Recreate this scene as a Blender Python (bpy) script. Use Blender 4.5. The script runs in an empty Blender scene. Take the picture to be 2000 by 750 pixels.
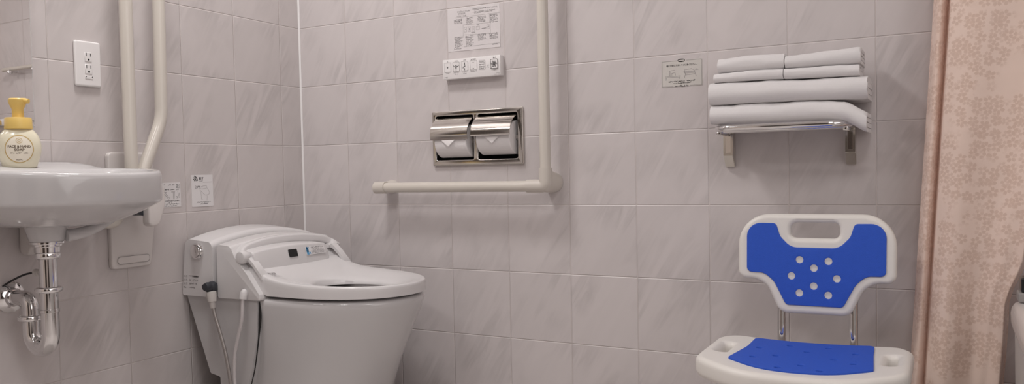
import bpy, bmesh, math, random
from mathutils import Vector, Matrix, noise
random.seed(7)
PI = math.pi
scene = bpy.context.scene
COL = scene.collection

# ------------------------------------------------------------------ materials
def mat(name, col, rough=.5, metal=0., coat=0., spec=.5, var=.04, vscale=12., bump=0., bscale=60., trans=0., ior=1.45, sheen=0., sss=0., coord='Object'):
    m = bpy.data.materials.new(name); m.use_nodes = True
    nt = m.node_tree; b = nt.nodes['Principled BSDF']
    b.inputs['Roughness'].default_value = rough
    b.inputs['Metallic'].default_value = metal
    b.inputs['Coat Weight'].default_value = coat
    b.inputs['Coat Roughness'].default_value = .08
    b.inputs['Specular IOR Level'].default_value = spec
    b.inputs['Transmission Weight'].default_value = trans
    b.inputs['IOR'].default_value = ior
    b.inputs['Sheen Weight'].default_value = sheen
    if sss:
        b.inputs['Subsurface Weight'].default_value = sss
        b.inputs['Subsurface Radius'].default_value = (.02, .015, .01)
    tc = nt.nodes.new('ShaderNodeTexCoord')
    n = nt.nodes.new('ShaderNodeTexNoise'); n.inputs['Scale'].default_value = vscale; n.inputs['Detail'].default_value = 3
    nt.links.new(tc.outputs[coord], n.inputs['Vector'])
    mx = nt.nodes.new('ShaderNodeMix'); mx.data_type = 'RGBA'
    mx.inputs[6].default_value = (*[c * (1 - var) for c in col], 1)
    mx.inputs[7].default_value = (*[min(1, c * (1 + var)) for c in col], 1)
    nt.links.new(n.outputs['Fac'], mx.inputs[0]); nt.links.new(mx.outputs[2], b.inputs['Base Color'])
    if bump:
        n2 = nt.nodes.new('ShaderNodeTexNoise'); n2.inputs['Scale'].default_value = bscale; n2.inputs['Detail'].default_value = 4
        nt.links.new(tc.outputs[coord], n2.inputs['Vector'])
        bp = nt.nodes.new('ShaderNodeBump'); bp.inputs['Strength'].default_value = bump; bp.inputs['Distance'].default_value = .002
        nt.links.new(n2.outputs['Fac'], bp.inputs['Height']); nt.links.new(bp.outputs['Normal'], b.inputs['Normal'])
    return m

def tile_material(name, axis, u0, base=(.62, .575, .575), T=.2):
    """glazed, faintly marbled wall tile; axis = the horizontal axis of the wall (0 = x, 1 = y)"""
    m = bpy.data.materials.new(name); m.use_nodes = True
    nt = m.node_tree; L = nt.links; b = nt.nodes['Principled BSDF']
    def N(t, **k):
        n = nt.nodes.new(t)
        for a, v in k.items(): setattr(n, a, v)
        return n
    def M(op, a, c=None, d=None):
        n = N('ShaderNodeMath', operation=op)
        for i, v in enumerate((a, c, d)):
            if v is None: continue
            if isinstance(v, (int, float)): n.inputs[i].default_value = v
            else: L.new(v, n.inputs[i])
        return n.outputs[0]
    geo = N('ShaderNodeTexCoord'); sep = N('ShaderNodeSeparateXYZ'); L.new(geo.outputs['Object'], sep.inputs[0])
    u = M('DIVIDE', M('SUBTRACT', sep.outputs[axis], u0), T)
    v = M('DIVIDE', sep.outputs[2], T)
    fu, fv = M('FLOOR', u), M('FLOOR', v)
    du = M('SUBTRACT', .5, M('ABSOLUTE', M('SUBTRACT', M('FRACT', u), .5)))
    dv = M('SUBTRACT', .5, M('ABSOLUTE', M('SUBTRACT', M('FRACT', v), .5)))
    dmin = M('MINIMUM', du, dv)
    g = N('ShaderNodeMapRange', interpolation_type='SMOOTHSTEP'); L.new(dmin, g.inputs[0])
    g.inputs[1].default_value = .003; g.inputs[2].default_value = .0065; g.inputs[3].default_value = 1; g.inputs[4].default_value = 0
    # per tile random
    cmb = N('ShaderNodeCombineXYZ'); L.new(fu, cmb.inputs[0]); L.new(fv, cmb.inputs[1])
    wn = N('ShaderNodeTexWhiteNoise', noise_dimensions='2D'); L.new(cmb.outputs[0], wn.inputs['Vector'])
    # marble streaks: noise stretched along a diagonal
    c2 = N('ShaderNodeCombineXYZ'); L.new(sep.outputs[axis], c2.inputs[0]); L.new(sep.outputs[2], c2.inputs[1])
    off = N('ShaderNodeVectorMath', operation='SCALE'); L.new(wn.outputs['Color'], off.inputs[0]); off.inputs['Scale'].default_value = 7.
    add = N('ShaderNodeVectorMath', operation='ADD'); L.new(c2.outputs[0], add.inputs[0]); L.new(off.outputs[0], add.inputs[1])
    mp = N('ShaderNodeMapping'); L.new(add.outputs[0], mp.inputs[0])
    mp.inputs['Rotation'].default_value = (0, 0, math.radians(-60)); 
    mp2 = N('ShaderNodeMapping'); L.new(mp.outputs[0], mp2.inputs[0]); mp2.inputs['Scale'].default_value = (2.8, 19, 1)
    ns = N('ShaderNodeTexNoise'); ns.inputs['Scale'].default_value = 1.; ns.inputs['Detail'].default_value = 4; ns.inputs['Roughness'].default_value = .55; ns.inputs['Distortion'].default_value = .6
    L.new(mp2.outputs[0], ns.inputs['Vector'])
    vein = M('SUBTRACT', 1., M('MULTIPLY', M('ABSOLUTE', M('SUBTRACT', ns.outputs['Fac'], .5)), 9.))
    vein = M('MAXIMUM', vein, 0.)
    n3 = N('ShaderNodeTexNoise'); n3.inputs['Scale'].default_value = 7; L.new(add.outputs[0], n3.inputs['Vector'])
    patch = N('ShaderNodeMapRange'); L.new(n3.outputs['Fac'], patch.inputs[0]); patch.inputs[1].default_value = .42; patch.inputs[2].default_value = .68
    vein = M('MULTIPLY', vein, patch.outputs[0])
    soft = N('ShaderNodeMapRange'); L.new(ns.outputs['Fac'], soft.inputs[0]); soft.inputs[1].default_value = .3; soft.inputs[2].default_value = .7; soft.inputs[3].default_value = .968; soft.inputs[4].default_value = 1.018
    shade = M('SUBTRACT', soft.outputs[0], M('MULTIPLY', vein, .15))
    shade = M('ADD', shade, M('MULTIPLY', M('SUBTRACT', wn.outputs['Value'], .5), .035))
    colr = N('ShaderNodeVectorMath', operation='SCALE'); colr.inputs[0].default_value = base; L.new(shade, colr.inputs['Scale'])
    mx = N('ShaderNodeMix', data_type='RGBA'); L.new(g.outputs[0], mx.inputs[0]); L.new(colr.outputs[0], mx.inputs[6]); mx.inputs[7].default_value = (base[0] * 1.06, base[1] * 1.04, base[2] * 1.02, 1)
    L.new(mx.outputs[2], b.inputs['Base Color'])
    r = N('ShaderNodeMix', data_type='FLOAT'); L.new(g.outputs[0], r.inputs[0]); r.inputs[2].default_value = .3; r.inputs[3].default_value = .55
    L.new(r.outputs[0], b.inputs['Roughness'])
    # pillowed edge
    h = N('ShaderNodeMapRange', interpolation_type='SMOOTHSTEP'); L.new(dmin, h.inputs[0]); h.inputs[1].default_value = .0; h.inputs[2].default_value = .012
    hh = M('ADD', h.outputs[0], M('MULTIPLY', ns.outputs['Fac'], .06))
    bp = N('ShaderNodeBump'); bp.inputs['Strength'].default_value = .8; bp.inputs['Distance'].default_value = .0016
    L.new(hh, bp.inputs['Height']); L.new(bp.outputs['Normal'], b.inputs['Normal'])
    return m

def curtain_material():
    m = bpy.data.materials.new('blossom satin'); m.use_nodes = True
    nt = m.node_tree; L = nt.links; b = nt.nodes['Principled BSDF']
    def N(t, **k):
        n = nt.nodes.new(t)
        for a, v in k.items(): setattr(n, a, v)
        return n
    def M(op, a, c=None, d=None):
        n = N('ShaderNodeMath', operation=op)
        for i, v in enumerate((a, c, d)):
            if v is None: continue
            if isinstance(v, (int, float)): n.inputs[i].default_value = v
            else: L.new(v, n.inputs[i])
        return n.outputs[0]
    uv = N('ShaderNodeUVMap')
    def layer(scale, shift, size):
        mp = N('ShaderNodeMapping'); L.new(uv.outputs[0], mp.inputs[0]); mp.inputs['Location'].default_value = shift; mp.inputs['Scale'].default_value = (scale,) * 3
        vo = N('ShaderNodeTexVoronoi', voronoi_dimensions='2D', feature='F1'); vo.inputs['Scale'].default_value = 1.; vo.inputs['Randomness'].default_value = .62
        L.new(mp.outputs[0], vo.inputs['Vector'])
        d = N('ShaderNodeVectorMath', operation='SUBTRACT'); L.new(mp.outputs[0], d.inputs[0]); L.new(vo.outputs['Position'], d.inputs[1])
        s = N('ShaderNodeSeparateXYZ'); L.new(d.outputs[0], s.inputs[0])
        cs = N('ShaderNodeSeparateColor'); L.new(vo.outputs['Color'], cs.inputs[0])
        ang = M('ADD', M('ARCTAN2', s.outputs[1], s.outputs[0]), M('MULTIPLY', cs.outputs[0], 6.28))
        r = vo.outputs['Distance']
        # fold the angle into one of five petals; petal = rounded teardrop with a notch and a gap
        fa = M('SUBTRACT', M('PINGPONG', ang, PI / 5), 0.)
        px = M('MULTIPLY', r, M('COSINE', fa)); py = M('MULTIPLY', r, M('SINE', fa))
        # ellipse centred at .6*size along the petal axis
        ex = M('DIVIDE', M('SUBTRACT', px, .60 * size), .40 * size); ey = M('DIVIDE', py, .30 * size)
        e = M('ADD', M('MULTIPLY', ex, ex), M('MULTIPLY', ey, ey))
        nx = M('DIVIDE', M('SUBTRACT', px, 1.02 * size), .20 * size); ny = M('DIVIDE', py, .09 * size)
        notch = M('ADD', M('MULTIPLY', nx, nx), M('MULTIPLY', ny, ny))
        pm = N('ShaderNodeMapRange', interpolation_type='SMOOTHSTEP'); L.new(e, pm.inputs[0]); pm.inputs[1].default_value = .75; pm.inputs[2].default_value = 1.15; pm.inputs[3].default_value = 1; pm.inputs[4].default_value = 0
        nm = N('ShaderNodeMapRange', interpolation_type='SMOOTHSTEP'); L.new(notch, nm.inputs[0]); nm.inputs[1].default_value = .6; nm.inputs[2].default_value = 1.2
        return M('MULTIPLY', pm.outputs[0], nm.outputs[0])
    f1 = layer(40., (0, 0, 0), .48); f2 = layer(47., (3.3, 1.7, 0), .46)
    nz = N('ShaderNodeTexNoise', noise_dimensions='2D'); nz.inputs['Scale'].default_value = 11.; nz.inputs['Detail'].default_value = 2; L.new(uv.outputs[0], nz.inputs['Vector'])
    dens = N('ShaderNodeMapRange'); L.new(nz.outputs['Fac'], dens.inputs[0]); dens.inputs[1].default_value = .36; dens.inputs[2].default_value = .45
    dens2 = N('ShaderNodeMapRange'); L.new(nz.outputs['Fac'], dens2.inputs[0]); dens2.inputs[1].default_value = .44; dens2.inputs[2].default_value = .52
    pat = M('MAXIMUM', M('MULTIPLY', f1, dens.outputs[0]), M('MULTIPLY', M('MULTIPLY', f2, dens2.outputs[0]), .8))
    mx = N('ShaderNodeMix', data_type='RGBA'); L.new(M('MULTIPLY', pat, .9), mx.inputs[0]); mx.inputs[6].default_value = (.90, .73, .64, 1); mx.inputs[7].default_value = (.74, .565, .475, 1)
    L.new(mx.outputs[2], b.inputs['Base Color'])
    b.inputs['Roughness'].default_value = .38; b.inputs['Sheen Weight'].default_value = .2
    b.inputs['Subsurface Weight'].default_value = 0.0
    tn = N('ShaderNodeTexNoise'); tn.inputs['Scale'].default_value = 9; tn.inputs['Detail'].default_value = 3; L.new(uv.outputs[0], tn.inputs['Vector'])
    bp = N('ShaderNodeBump'); bp.inputs['Strength'].default_value = .5; bp.inputs['Distance'].default_value = .012; L.new(tn.outputs['Fac'], bp.inputs['Height']); L.new(bp.outputs['Normal'], b.inputs['Normal'])
    tr = N('ShaderNodeBsdfTranslucent'); tr.inputs['Color'].default_value = (.85, .42, .24, 1)
    ms = N('ShaderNodeMixShader'); ms.inputs[0].default_value = .18
    out = nt.nodes['Material Output']; L.new(b.outputs[0], ms.inputs[1]); L.new(tr.outputs[0], ms.inputs[2]); L.new(ms.outputs[0], out.inputs[0])
    return m

CERAM = mat('white ceramic', (.57, .555, .56), .12, coat=.4, var=.012)
TPLAS = mat('white toilet plastic', (.66, .64, .645), .2, coat=.15, var=.012)
SKIRT = mat('white side panel', (.52, .505, .51), .28, var=.015)
CREAM = mat('cream vinyl tube', (.64, .595, .54), .3, coat=.2, var=.02)
CREAM2 = mat('cream fitting plastic', (.62, .575, .525), .35, coat=.1, var=.02)
PLATE = mat('pale wall plastic', (.66, .62, .605), .38, var=.02)
CHROME = mat('polished chrome', (.80, .79, .79), .07, metal=1, var=.02)
STEEL = mat('brushed stainless', (.70, .67, .62), .2, metal=1, var=.05, vscale=40)
STEELP = mat('polished stainless', (.74, .71, .67), .12, metal=1, var=.05, vscale=30)
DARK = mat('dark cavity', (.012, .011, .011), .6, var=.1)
BLACK = mat('black plastic', (.012, .012, .013), .3, var=.1)
CHARC = mat('charcoal rubber', (.035, .037, .045), .45, var=.1)
GREYSH = mat('grey rubber', (.30, .28, .27), .6, var=.1)
CHAIRW = mat('white blow-moulded plastic', (.75, .72, .685), .42, var=.015, sss=.0)
BLUE = mat('blue foam pad', (.020, .090, .54), .62, var=.06, vscale=120, bump=.25, bscale=900)
TERRY = mat('white terry cloth', (.79, .765, .77), .95, var=.03, vscale=300, bump=.55, bscale=1500, sheen=.3)
INK = mat('dark grey ink', (.045, .042, .045), .6, var=.1)
INKL = mat('light grey ink', (.32, .30, .305), .6, var=.1)
BROWNK = mat('brown ink', (.10, .06, .03), .6, var=.1)
BLUEK = mat('blue ink', (.10, .32, .55), .6, var=.1)
GOLD = mat('gold ring ink', (.55, .38, .13), .5, var=.1)
PAPER = mat('white sticker film', (.74, .72, .725), .4, var=.01)
FILM = mat('clear matte film', (.69, .655, .66), .3, var=.01)
SIGN = mat('grey green sign film', (.60, .575, .545), .35, var=.03)
YELLOW = mat('amber pump plastic', (.80, .56, .17), .35, var=.04, sss=.0)
SOAPB = mat('milky soap bottle', (.77, .72, .56), .22, coat=.3, var=.03)
LABELM = mat('cream label', (.80, .74, .62), .45, var=.01)
ROLLM = mat('toilet tissue', (.79, .765, .77), .95, var=.02, bump=.3, bscale=300)
TIPM = mat('folded tissue', (.88, .85, .85), .95, var=.02)
CORE = mat('grey core plastic', (.35, .33, .32), .5, var=.05)
MIRROR = mat('mirror silver', (.86, .84, .83), .012, metal=1, var=.004)
GLASSE = mat('mirror glass edge', (.75, .77, .76), .1, var=.02, metal=.6)
TUBM = mat('white tub acrylic', (.72, .69, .67), .22, coat=.3, var=.015)
TUBP = mat('grey tub apron', (.50, .485, .47), .35, var=.03)
CONN = mat('frosted connector', (.60, .57, .55), .3, var=.03)
CAULK = mat('white corner caulk', (.80, .78, .78), .4, var=.02)
WPLAS = mat('white switch plastic', (.80, .775, .775), .3, coat=.1, var=.012)
FLOORM = mat('pale vinyl floor', (.56, .52, .50), .45, var=.08, vscale=30, coord='Object')
CEILM = mat('white ceiling paint', (.78, .76, .74), .8, var=.02, coord='Object')
DOORM = mat('tan wall behind', (.60, .53, .48), .6, var=.05, coord='Object')
HOSE = mat('braided grey hose', (.36, .33, .32), .35, metal=.6, var=.25, vscale=400)
PVC = mat('milky vinyl tube', (.60, .565, .57), .3, var=.03)

# ------------------------------------------------------------------ object helpers
def wloc(o):
    v = Vector((0, 0, 0))
    while o is not None:
        v += o.location; o = o.parent
    return v
def finish(bm, smooth=40):
    bmesh.ops.remove_doubles(bm, verts=bm.verts, dist=1e-6)
    bmesh.ops.recalc_face_normals(bm, faces=bm.faces)
def obj(name, bm, material, parent=None, smooth=40, loc=None):
    """links a bmesh given in world coordinates as ONE mesh object"""
    if isinstance(bm, bmesh.types.BMesh):
        me = bpy.data.meshes.new(name)
        finish(bm); bm.to_mesh(me); bm.free()
    else: me = bm
    o = bpy.data.objects.new(name, me)
    COL.objects.link(o)
    if parent is not None:
        o.parent = parent; me.transform(Matrix.Translation(-wloc(parent)))
    elif loc is not None:
        o.location = loc; me.transform(Matrix.Translation(-Vector(loc)))
    me.materials.clear(); me.materials.append(material)
    if smooth:
        for p in me.polygons: p.use_smooth = True
        me.set_sharp_from_angle(angle=math.radians(smooth))
    return o
def tag(o, label, cat, group=None):
    o['label'] = label; o['category'] = cat
    if group: o['group'] = group
    return o
def thing(name, label, cat, loc, group=None):
    o = bpy.data.objects.new(name, None); COL.objects.link(o); o.location = loc; o.empty_display_size = .05
    return tag(o, label, cat, group)
def structure(name, bm, m):
    o = obj(name, bm, m, smooth=0); o['kind'] = 'structure'; return o

# ------------------------------------------------------------------ mesh helpers
def B(): return bmesh.new()
def bevel(bm, w, seg=3, ang=50):
    ed = [e for e in bm.edges if len(e.link_faces) == 2 and e.calc_face_angle(0) > math.radians(ang)]
    if ed: bmesh.ops.bevel(bm, geom=ed, offset=w, segments=seg, profile=.5, affect='EDGES', clamp_overlap=True)
    return bm
def box(x0, x1, y0, y1, z0, z1, bv=0, seg=3, bm=None):
    t = B()
    bmesh.ops.create_cube(t, size=1)
    for v in t.verts:
        v.co = Vector((x0 if v.co.x < 0 else x1, y0 if v.co.y < 0 else y1, z0 if v.co.z < 0 else z1))
    if bv: bevel(t, bv, seg)
    return merge(bm, t)
def merge(bm, t):
    if bm is None: return t
    me = bpy.data.meshes.new('tmp'); t.to_mesh(me); t.free(); bm.from_mesh(me); bpy.data.meshes.remove(me); return bm
def loft(rings, cap=True, closed=True, bm=None):
    bm = bm or B(); vr = [[bm.verts.new(p) for p in r] for r in rings]
    n = len(rings[0])
    for a, b in zip(vr, vr[1:]):
        for i in range(n if closed else n - 1):
            j = (i + 1) % n
            try: bm.faces.new((a[i], a[j], b[j], b[i]))
            except ValueError: pass
    if cap and closed:
        bm.faces.new(list(reversed(vr[0]))); bm.faces.new(vr[-1])
    return bm
def catmull(pts, n=8, closed=False):
    P = [Vector(p) for p in pts]; out = []
    m = len(P)
    for i in range(m if closed else m - 1):
        if closed: a, b, c, d = P[(i - 1) % m], P[i], P[(i + 1) % m], P[(i + 2) % m]
        else: a, b, c, d = P[max(i - 1, 0)], P[i], P[i + 1], P[min(i + 2, m - 1)]
        for k in range(n):
            t = k / n
            out.append(.5 * ((2 * b) + (c - a) * t + (2 * a - 5 * b + 4 * c - d) * t * t + (3 * b - a - 3 * c + d) * t ** 3))
    if not closed: out.append(P[-1])
    return out
def fillet(pts, rads, n=8):
    """open 3-D polyline with rounded inner corners"""
    P = [Vector(p) for p in pts]; out = [P[0]]
    for i in range(1, len(P) - 1):
        r = rads if isinstance(rads, (int, float)) else rads[i - 1]
        a = (P[i - 1] - P[i]); b = (P[i + 1] - P[i]); la, lb = a.length, b.length; a.normalize(); b.normalize()
        th = a.angle(b)
        if th > PI - .02 or r <= 0: out.append(P[i]); continue
        d = min(r / math.tan(th / 2), la * .49, lb * .49); r2 = d * math.tan(th / 2)
        c = P[i] + (a + b).normalized() * (r2 / math.sin(th / 2))
        s, e = P[i] + a * d - c, P[i] + b * d - c
        tot = s.angle(e); ax = s.cross(e).normalized()
        for k in range(n + 1): out.append(c + Matrix.Rotation(tot * k / n, 3, ax) @ s)
    out.append(P[-1]); return out
def tube(pts, r, seg=16, bm=None, cap=True):
    P = [Vector(p) for p in pts]
    R = r if callable(r) else (lambda t: r)
    T = [(P[min(i + 1, len(P) - 1)] - P[max(i - 1, 0)]).normalized() for i in range(len(P))]
    up = Vector((0, 0, 1)) if abs(T[0].z) < .9 else Vector((1, 0, 0))
    nrm = (up - T[0] * up.dot(T[0])).normalized(); rings = []
    for i, p in enumerate(P):
        if i:
            q = T[i - 1].rotation_difference(T[i]); nrm = (q @ nrm).normalized()
        bn = T[i].cross(nrm); rr = R(i / (len(P) - 1))
        rings.append([p + (nrm * math.cos(a) + bn * math.sin(a)) * rr for a in [2 * PI * k / seg for k in range(seg)]])
    return loft(rings, cap, True, bm)
def lathe(prof, center, axis=(0, 0, 1), seg=40, bm=None, sx=1., sy=1., rot=0.):
    """prof: (radius, height); axis = direction of height"""
    ax = Vector(axis).normalized(); q = Vector((0, 0, 1)).rotation_difference(ax); c = Vector(center)
    rings = []
    for r, h in prof:
        ring = []
        for k in range(seg):
            a = 2 * PI * k / seg
            v = Vector((r * math.cos(a) * sx, r * math.sin(a) * sy, h))
            if rot: v = Matrix.Rotation(rot, 3, 'Z') @ v
            ring.append(c + q @ v)
        rings.append(ring)
    return loft(rings, True, True, bm)
def rpoly(pts, n=7):
    """2-D polygon with rounded corners: (x, y, r)"""
    out = []; m = len(pts)
    for i in range(m):
        p = Vector(pts[i][:2]); r = pts[i][2] if len(pts[i]) > 2 else 0
        a = Vector(pts[i - 1][:2]) - p; b = Vector(pts[(i + 1) % m][:2]) - p
        la, lb = a.length, b.length; a.normalize(); b.normalize()
        c = max(-1, min(1, a.dot(b))); th = math.acos(c)
        if r <= 0 or th > PI - .02: out.append(p); continue
        d = min(r / math.tan(th / 2), la * .495, lb * .495); r2 = d * math.tan(th / 2)
        cc = p + (a + b).normalized() * (r2 / math.sin(th / 2))
        s, e = p + a * d - cc, p + b * d - cc
        a0 = math.atan2(s.y, s.x); a1 = math.atan2(e.y, e.x); dd = (a1 - a0 + PI) % (2 * PI) - PI
        for k in range(n + 1):
            t = a0 + dd * k / n; out.append(cc + Vector((math.cos(t), math.sin(t))) * r2)
    return out
def circ(cx, cy, r, n=18): return [Vector((cx + r * math.cos(2 * PI * k / n), cy + r * math.sin(2 * PI * k / n))) for k in range(n)]
def eval_mesh(data):
    o = bpy.data.objects.new('tmp', data); COL.objects.link(o); bpy.context.view_layer.update()
    me = bpy.data.meshes.new_from_object(o.evaluated_get(bpy.context.evaluated_depsgraph_get()))
    bpy.data.objects.remove(o); bpy.data.curves.remove(data); return me
def prism(outlines, thick, bv=.0, seg=3):
    """flat plate in XY (z from 0 to thick) with holes and rounded rims"""
    c = bpy.data.curves.new('c', 'CURVE'); c.dimensions = '2D'; c.fill_mode = 'BOTH'
    c.extrude = max(thick / 2 - bv, 1e-5); c.bevel_depth = bv; c.bevel_resolution = seg; c.offset = -bv
    for pl in outlines:
        s = c.splines.new('POLY'); s.points.add(len(pl) - 1); s.use_cyclic_u = True
        for i, p in enumerate(pl): s.points[i].co = (p[0], p[1], 0, 1)
    me = eval_mesh(c); bm = B(); bm.from_mesh(me); bpy.data.meshes.remove(me)
    bmesh.ops.remove_doubles(bm, verts=bm.verts, dist=2e-5)
    bmesh.ops.translate(bm, vec=(0, 0, thick / 2), verts=bm.verts)
    return bm
def slices(bm, axis, vals):
    for v in vals:
        no = Vector((0, 0, 0)); no[axis] = 1; co = Vector((0, 0, 0)); co[axis] = v
        bmesh.ops.bisect_plane(bm, geom=bm.verts[:] + bm.edges[:] + bm.faces[:], plane_co=co, plane_no=no, dist=1e-6)
    return bm
def warp(bm, f):
    for v in bm.verts: v.co = Vector(f(v.co.x, v.co.y, v.co.z))
    return bm
def frange(a, b, n): return [a + (b - a) * i / n for i in range(n + 1)]
def sstep(a, b, x):
    t = max(0, min(1, (x - a) / (b - a))); return t * t * (3 - 2 * t)

# ---- writing and line drawings, laid on a surface by a function place(u, v, h)
def text2d(body, size, u, v, align='LEFT', bm=None, place=None, bold=0., h=0., wmax=None):
    c = bpy.data.curves.new('t', 'FONT'); c.body = body; c.size = size; c.align_x = align; c.align_y = 'BOTTOM_BASELINE'
    c.resolution_u = 2; c.offset = bold
    me = eval_mesh(c); t = B(); t.from_mesh(me); bpy.data.meshes.remove(me)
    if wmax and t.verts:
        w = max(p.co.x for p in t.verts) - min(p.co.x for p in t.verts)
        k = wmax / w
        for p in t.verts: p.co.x *= k
    for p in t.verts: p.co = Vector(place(p.co.x + u, p.co.y + v, h))
    return merge(bm, t)
def strokes(lines, w, place, bm=None, h=0.):
    bm = bm or B()
    for ln in lines:
        for (a, b) in zip(ln, ln[1:]):
            a, b = Vector(a), Vector(b); d = b - a
            if d.length < 1e-7: continue
            d.normalize(); n = Vector((-d.y, d.x)) * w / 2; e = d * w * .3
            q = [a - e - n, b + e - n, b + e + n, a - e + n]
            bm.faces.new([bm.verts.new(place(p.x, p.y, h)) for p in q])
    return bm
def bars(u0, u1, v, size, place, bm=None, rnd=random, h=0., gap=.22):
    """a line of print too small to read: a row of little stroke clusters"""
    H, V = [], []; u = u0
    while u < u1 - size * .3:
        w = size * rnd.uniform(.45, .85); e = min(u + w, u1); q = size * .42
        for k in range(rnd.choice((1, 2, 2))): 
            y = v + q * rnd.uniform(-1, 1); H.append([(u, y), (e, y)])
        for k in range(rnd.choice((0, 1, 1, 2))):
            x = u + (e - u) * rnd.random(); V.append([(x, v - q), (x, v + q * rnd.uniform(.2, 1))])
        u += w + size * gap
        if rnd.random() < .06: u += size
    bm = strokes(H, size * .2, place, bm, h)
    return strokes(V, size * .2, place, bm, h)
def arc(cx, cy, r, a0, a1, n=12): return [(cx + r * math.cos(math.radians(a0 + (a1 - a0) * k / n)), cy + r * math.sin(math.radians(a0 + (a1 - a0) * k / n))) for k in range(n + 1)]
def rect(u0, u1, v0, v1): return [(u0, v0), (u1, v0), (u1, v1), (u0, v1), (u0, v0)]
def on_back(y):  return lambda u, v, h: (u, y - h, v)            # on a surface facing -y: u = x, v = z
def on_left(x):  return lambda u, v, h: (x + h, u, v)            # on a surface facing +x: u = y, v = z

# ================================================================== SETTING
T = .2
XR, YF, ZC = 3.0, -3.3, 2.35
def quadwall(pts):
    bm = B(); bm.faces.new([bm.verts.new(p) for p in pts]); return bm
# back wall with the opening of the recessed paper holder
bm = B(); xs = [0, .548, .850, XR]; zs = [0, .729, .879, ZC]
g = [[bm.verts.new((x, 0, z)) for z in zs] for x in xs]
for i in range(3):
    for j in range(3):
        if (i, j) != (1, 1): bm.faces.new((g[i][j], g[i + 1][j], g[i + 1][j + 1], g[i][j + 1]))
structure('wall_back', bm, tile_material('wall tile back', 0, .992 * T))
structure('wall_left', quadwall([(0, YF, 0), (0, 0, 0), (0, 0, ZC), (0, YF, ZC)]), tile_material('wall tile side', 1, -4.47 * T, base=(.60, .555, .55)))
structure('wall_right', quadwall([(XR, 0, 0), (XR, YF, 0), (XR, YF, ZC), (XR, 0, ZC)]), tile_material('wall tile far side', 1, 0))
structure('wall_front', quadwall([(XR, YF, 0), (0, YF, 0), (0, YF, ZC), (XR, YF, ZC)]), DOORM)
structure('floor', quadwall([(0, 0, 0), (0, YF, 0), (XR, YF, 0), (XR, 0, 0)]), FLOORM)
structure('ceiling', quadwall([(0, 0, ZC), (XR, 0, ZC), (XR, YF, ZC), (0, YF, ZC)]), CEILM)

bm = B(); v_ = []
for z in (0, ZC): v_.append([bm.verts.new((x, y, z)) for x, y in ((.0004, -.005), (.0016, -.0034), (.0034, -.0016), (.005, -.0004))])
for i in range(3): bm.faces.new((v_[0][i], v_[0][i + 1], v_[1][i + 1], v_[1][i]))
structure('trim_1', bm, CAULK)
REFLP = mat('dark reflection panel', (.045, .032, .026), .35, var=.2, vscale=6)  # for unseen dark panels added behind the camera, so the chrome reflects something dark
structure('reflection_panel_1', box(.85, 1.85, YF, YF + .03, 0, 2.05), REFLP)
structure('reflection_panel_2', box(XR - .03, XR, -3.15, -2.2, 0, 2.05), REFLP)

# ================================================================== TOILET
YC = -.315
tl = thing('toilet', 'white one-piece toilet with open heated seat, bidet unit and chrome flush button, in the corner', 'toilet', (.33, YC, 0))
# front ceramic bowl
def dsec(z, x0, x1, w, n=22, e=2.15, xs=.40):
    """D-shaped plan section: straight back and sides, rounded front"""
    L = x1 - xs; pts = []
    for k in range(n + 1):
        a = -PI / 2 + PI * k / n
        c, s = math.cos(a), math.sin(a)
        pts.append(Vector((xs + L * abs(c) ** (2 / e), YC + w * math.copysign(abs(s) ** (2 / e), s), z)))
    for t in (.75, .5, .25, 0): pts.append(Vector((x0 + (xs - x0) * t, YC + w, z)))
    for t in (0, .25, .5, .75): pts.append(Vector((x0 + (xs - x0) * t, YC - w, z)))
    return pts
zs_ = [(0, .20, .525, .158), (.03, .205, .53, .160), (.10, .222, .555, .166), (.18, .25, .588, .173), (.26, .272, .628, .181), (.32, .285, .658, .187), (.345, .29, .669, .190), (.356, .29, .672, .190), (.363, .29, .667, .186), (.366, .29, .655, .175)]
bmb = loft([dsec(z, a, b, w) for z, a, b, w in zs_])
obj('bowl', bmb, CERAM, tl, 50)
# rear skirt with leaning back edge
prof = [(.012, .362, .004), (.288, .362, .0), (.289, .33, .02), (.283, .26, .1), (.262, .17, .1), (.236, .10, .1), (.215, 0, 0), (.137, 0, 0), (.137, .135, .006), (.098, .142, .006)]
pp = rpoly(prof)
bm = loft([[Vector((p.x, y, p.y)) for p in pp] for y in (-.513, -.117)]); bevel(bm, .004, 2, 60)
obj('side_skirt', bm, SKIRT, tl, 40)
bm = tube(catmull([(.2905, -.5065, .355), (.2915, -.5065, .32), (.284, -.506, .26), (.263, -.503, .17), (.237, -.50, .10), (.216, -.50, .005)], 6), lambda t: .0010 + .0026 * math.exp(-((t - .22) / .16) ** 2) + .0004, 8)
obj('gap_shade_strip', bm, DARK, tl)  # dark strip on the surface, standing in for the shade of an open joint
# tank and seat unit: x-z profiles carried across y, crowned in the middle
def crowned(profile, y0, y1, crown, ztop, zlow, bv=.01, n=18, xshift=None):
    yc, hw = (y0 + y1) / 2, (y1 - y0) / 2; rings = []
    for i in range(n + 1):
        y = y0 + (y1 - y0) * i / n; s = 1 - ((y - yc) / hw) ** 2
        rings.append([Vector((p[0], y, p[1] + crown * s * max(0, (p[1] - zlow) / (ztop - zlow)))) for p in profile])
    b = loft(rings)
    if bv:
        ed = [e for e in b.edges if any(len(f.verts) > 4 for f in e.link_faces)]
        bmesh.ops.bevel(b, geom=ed, offset=bv, segments=4, profile=.5, affect='EDGES', clamp_overlap=True)
    return b
tp = [tuple(p) for p in rpoly([(.004, .362, .003), (.132, .362, .003), (.130, .517, .018), (.022, .526, .022)], 9)]
obj('tank', crowned(tp, -.522, -.112, .028, .527, .362, .011), TPLAS, tl, 35)
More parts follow.
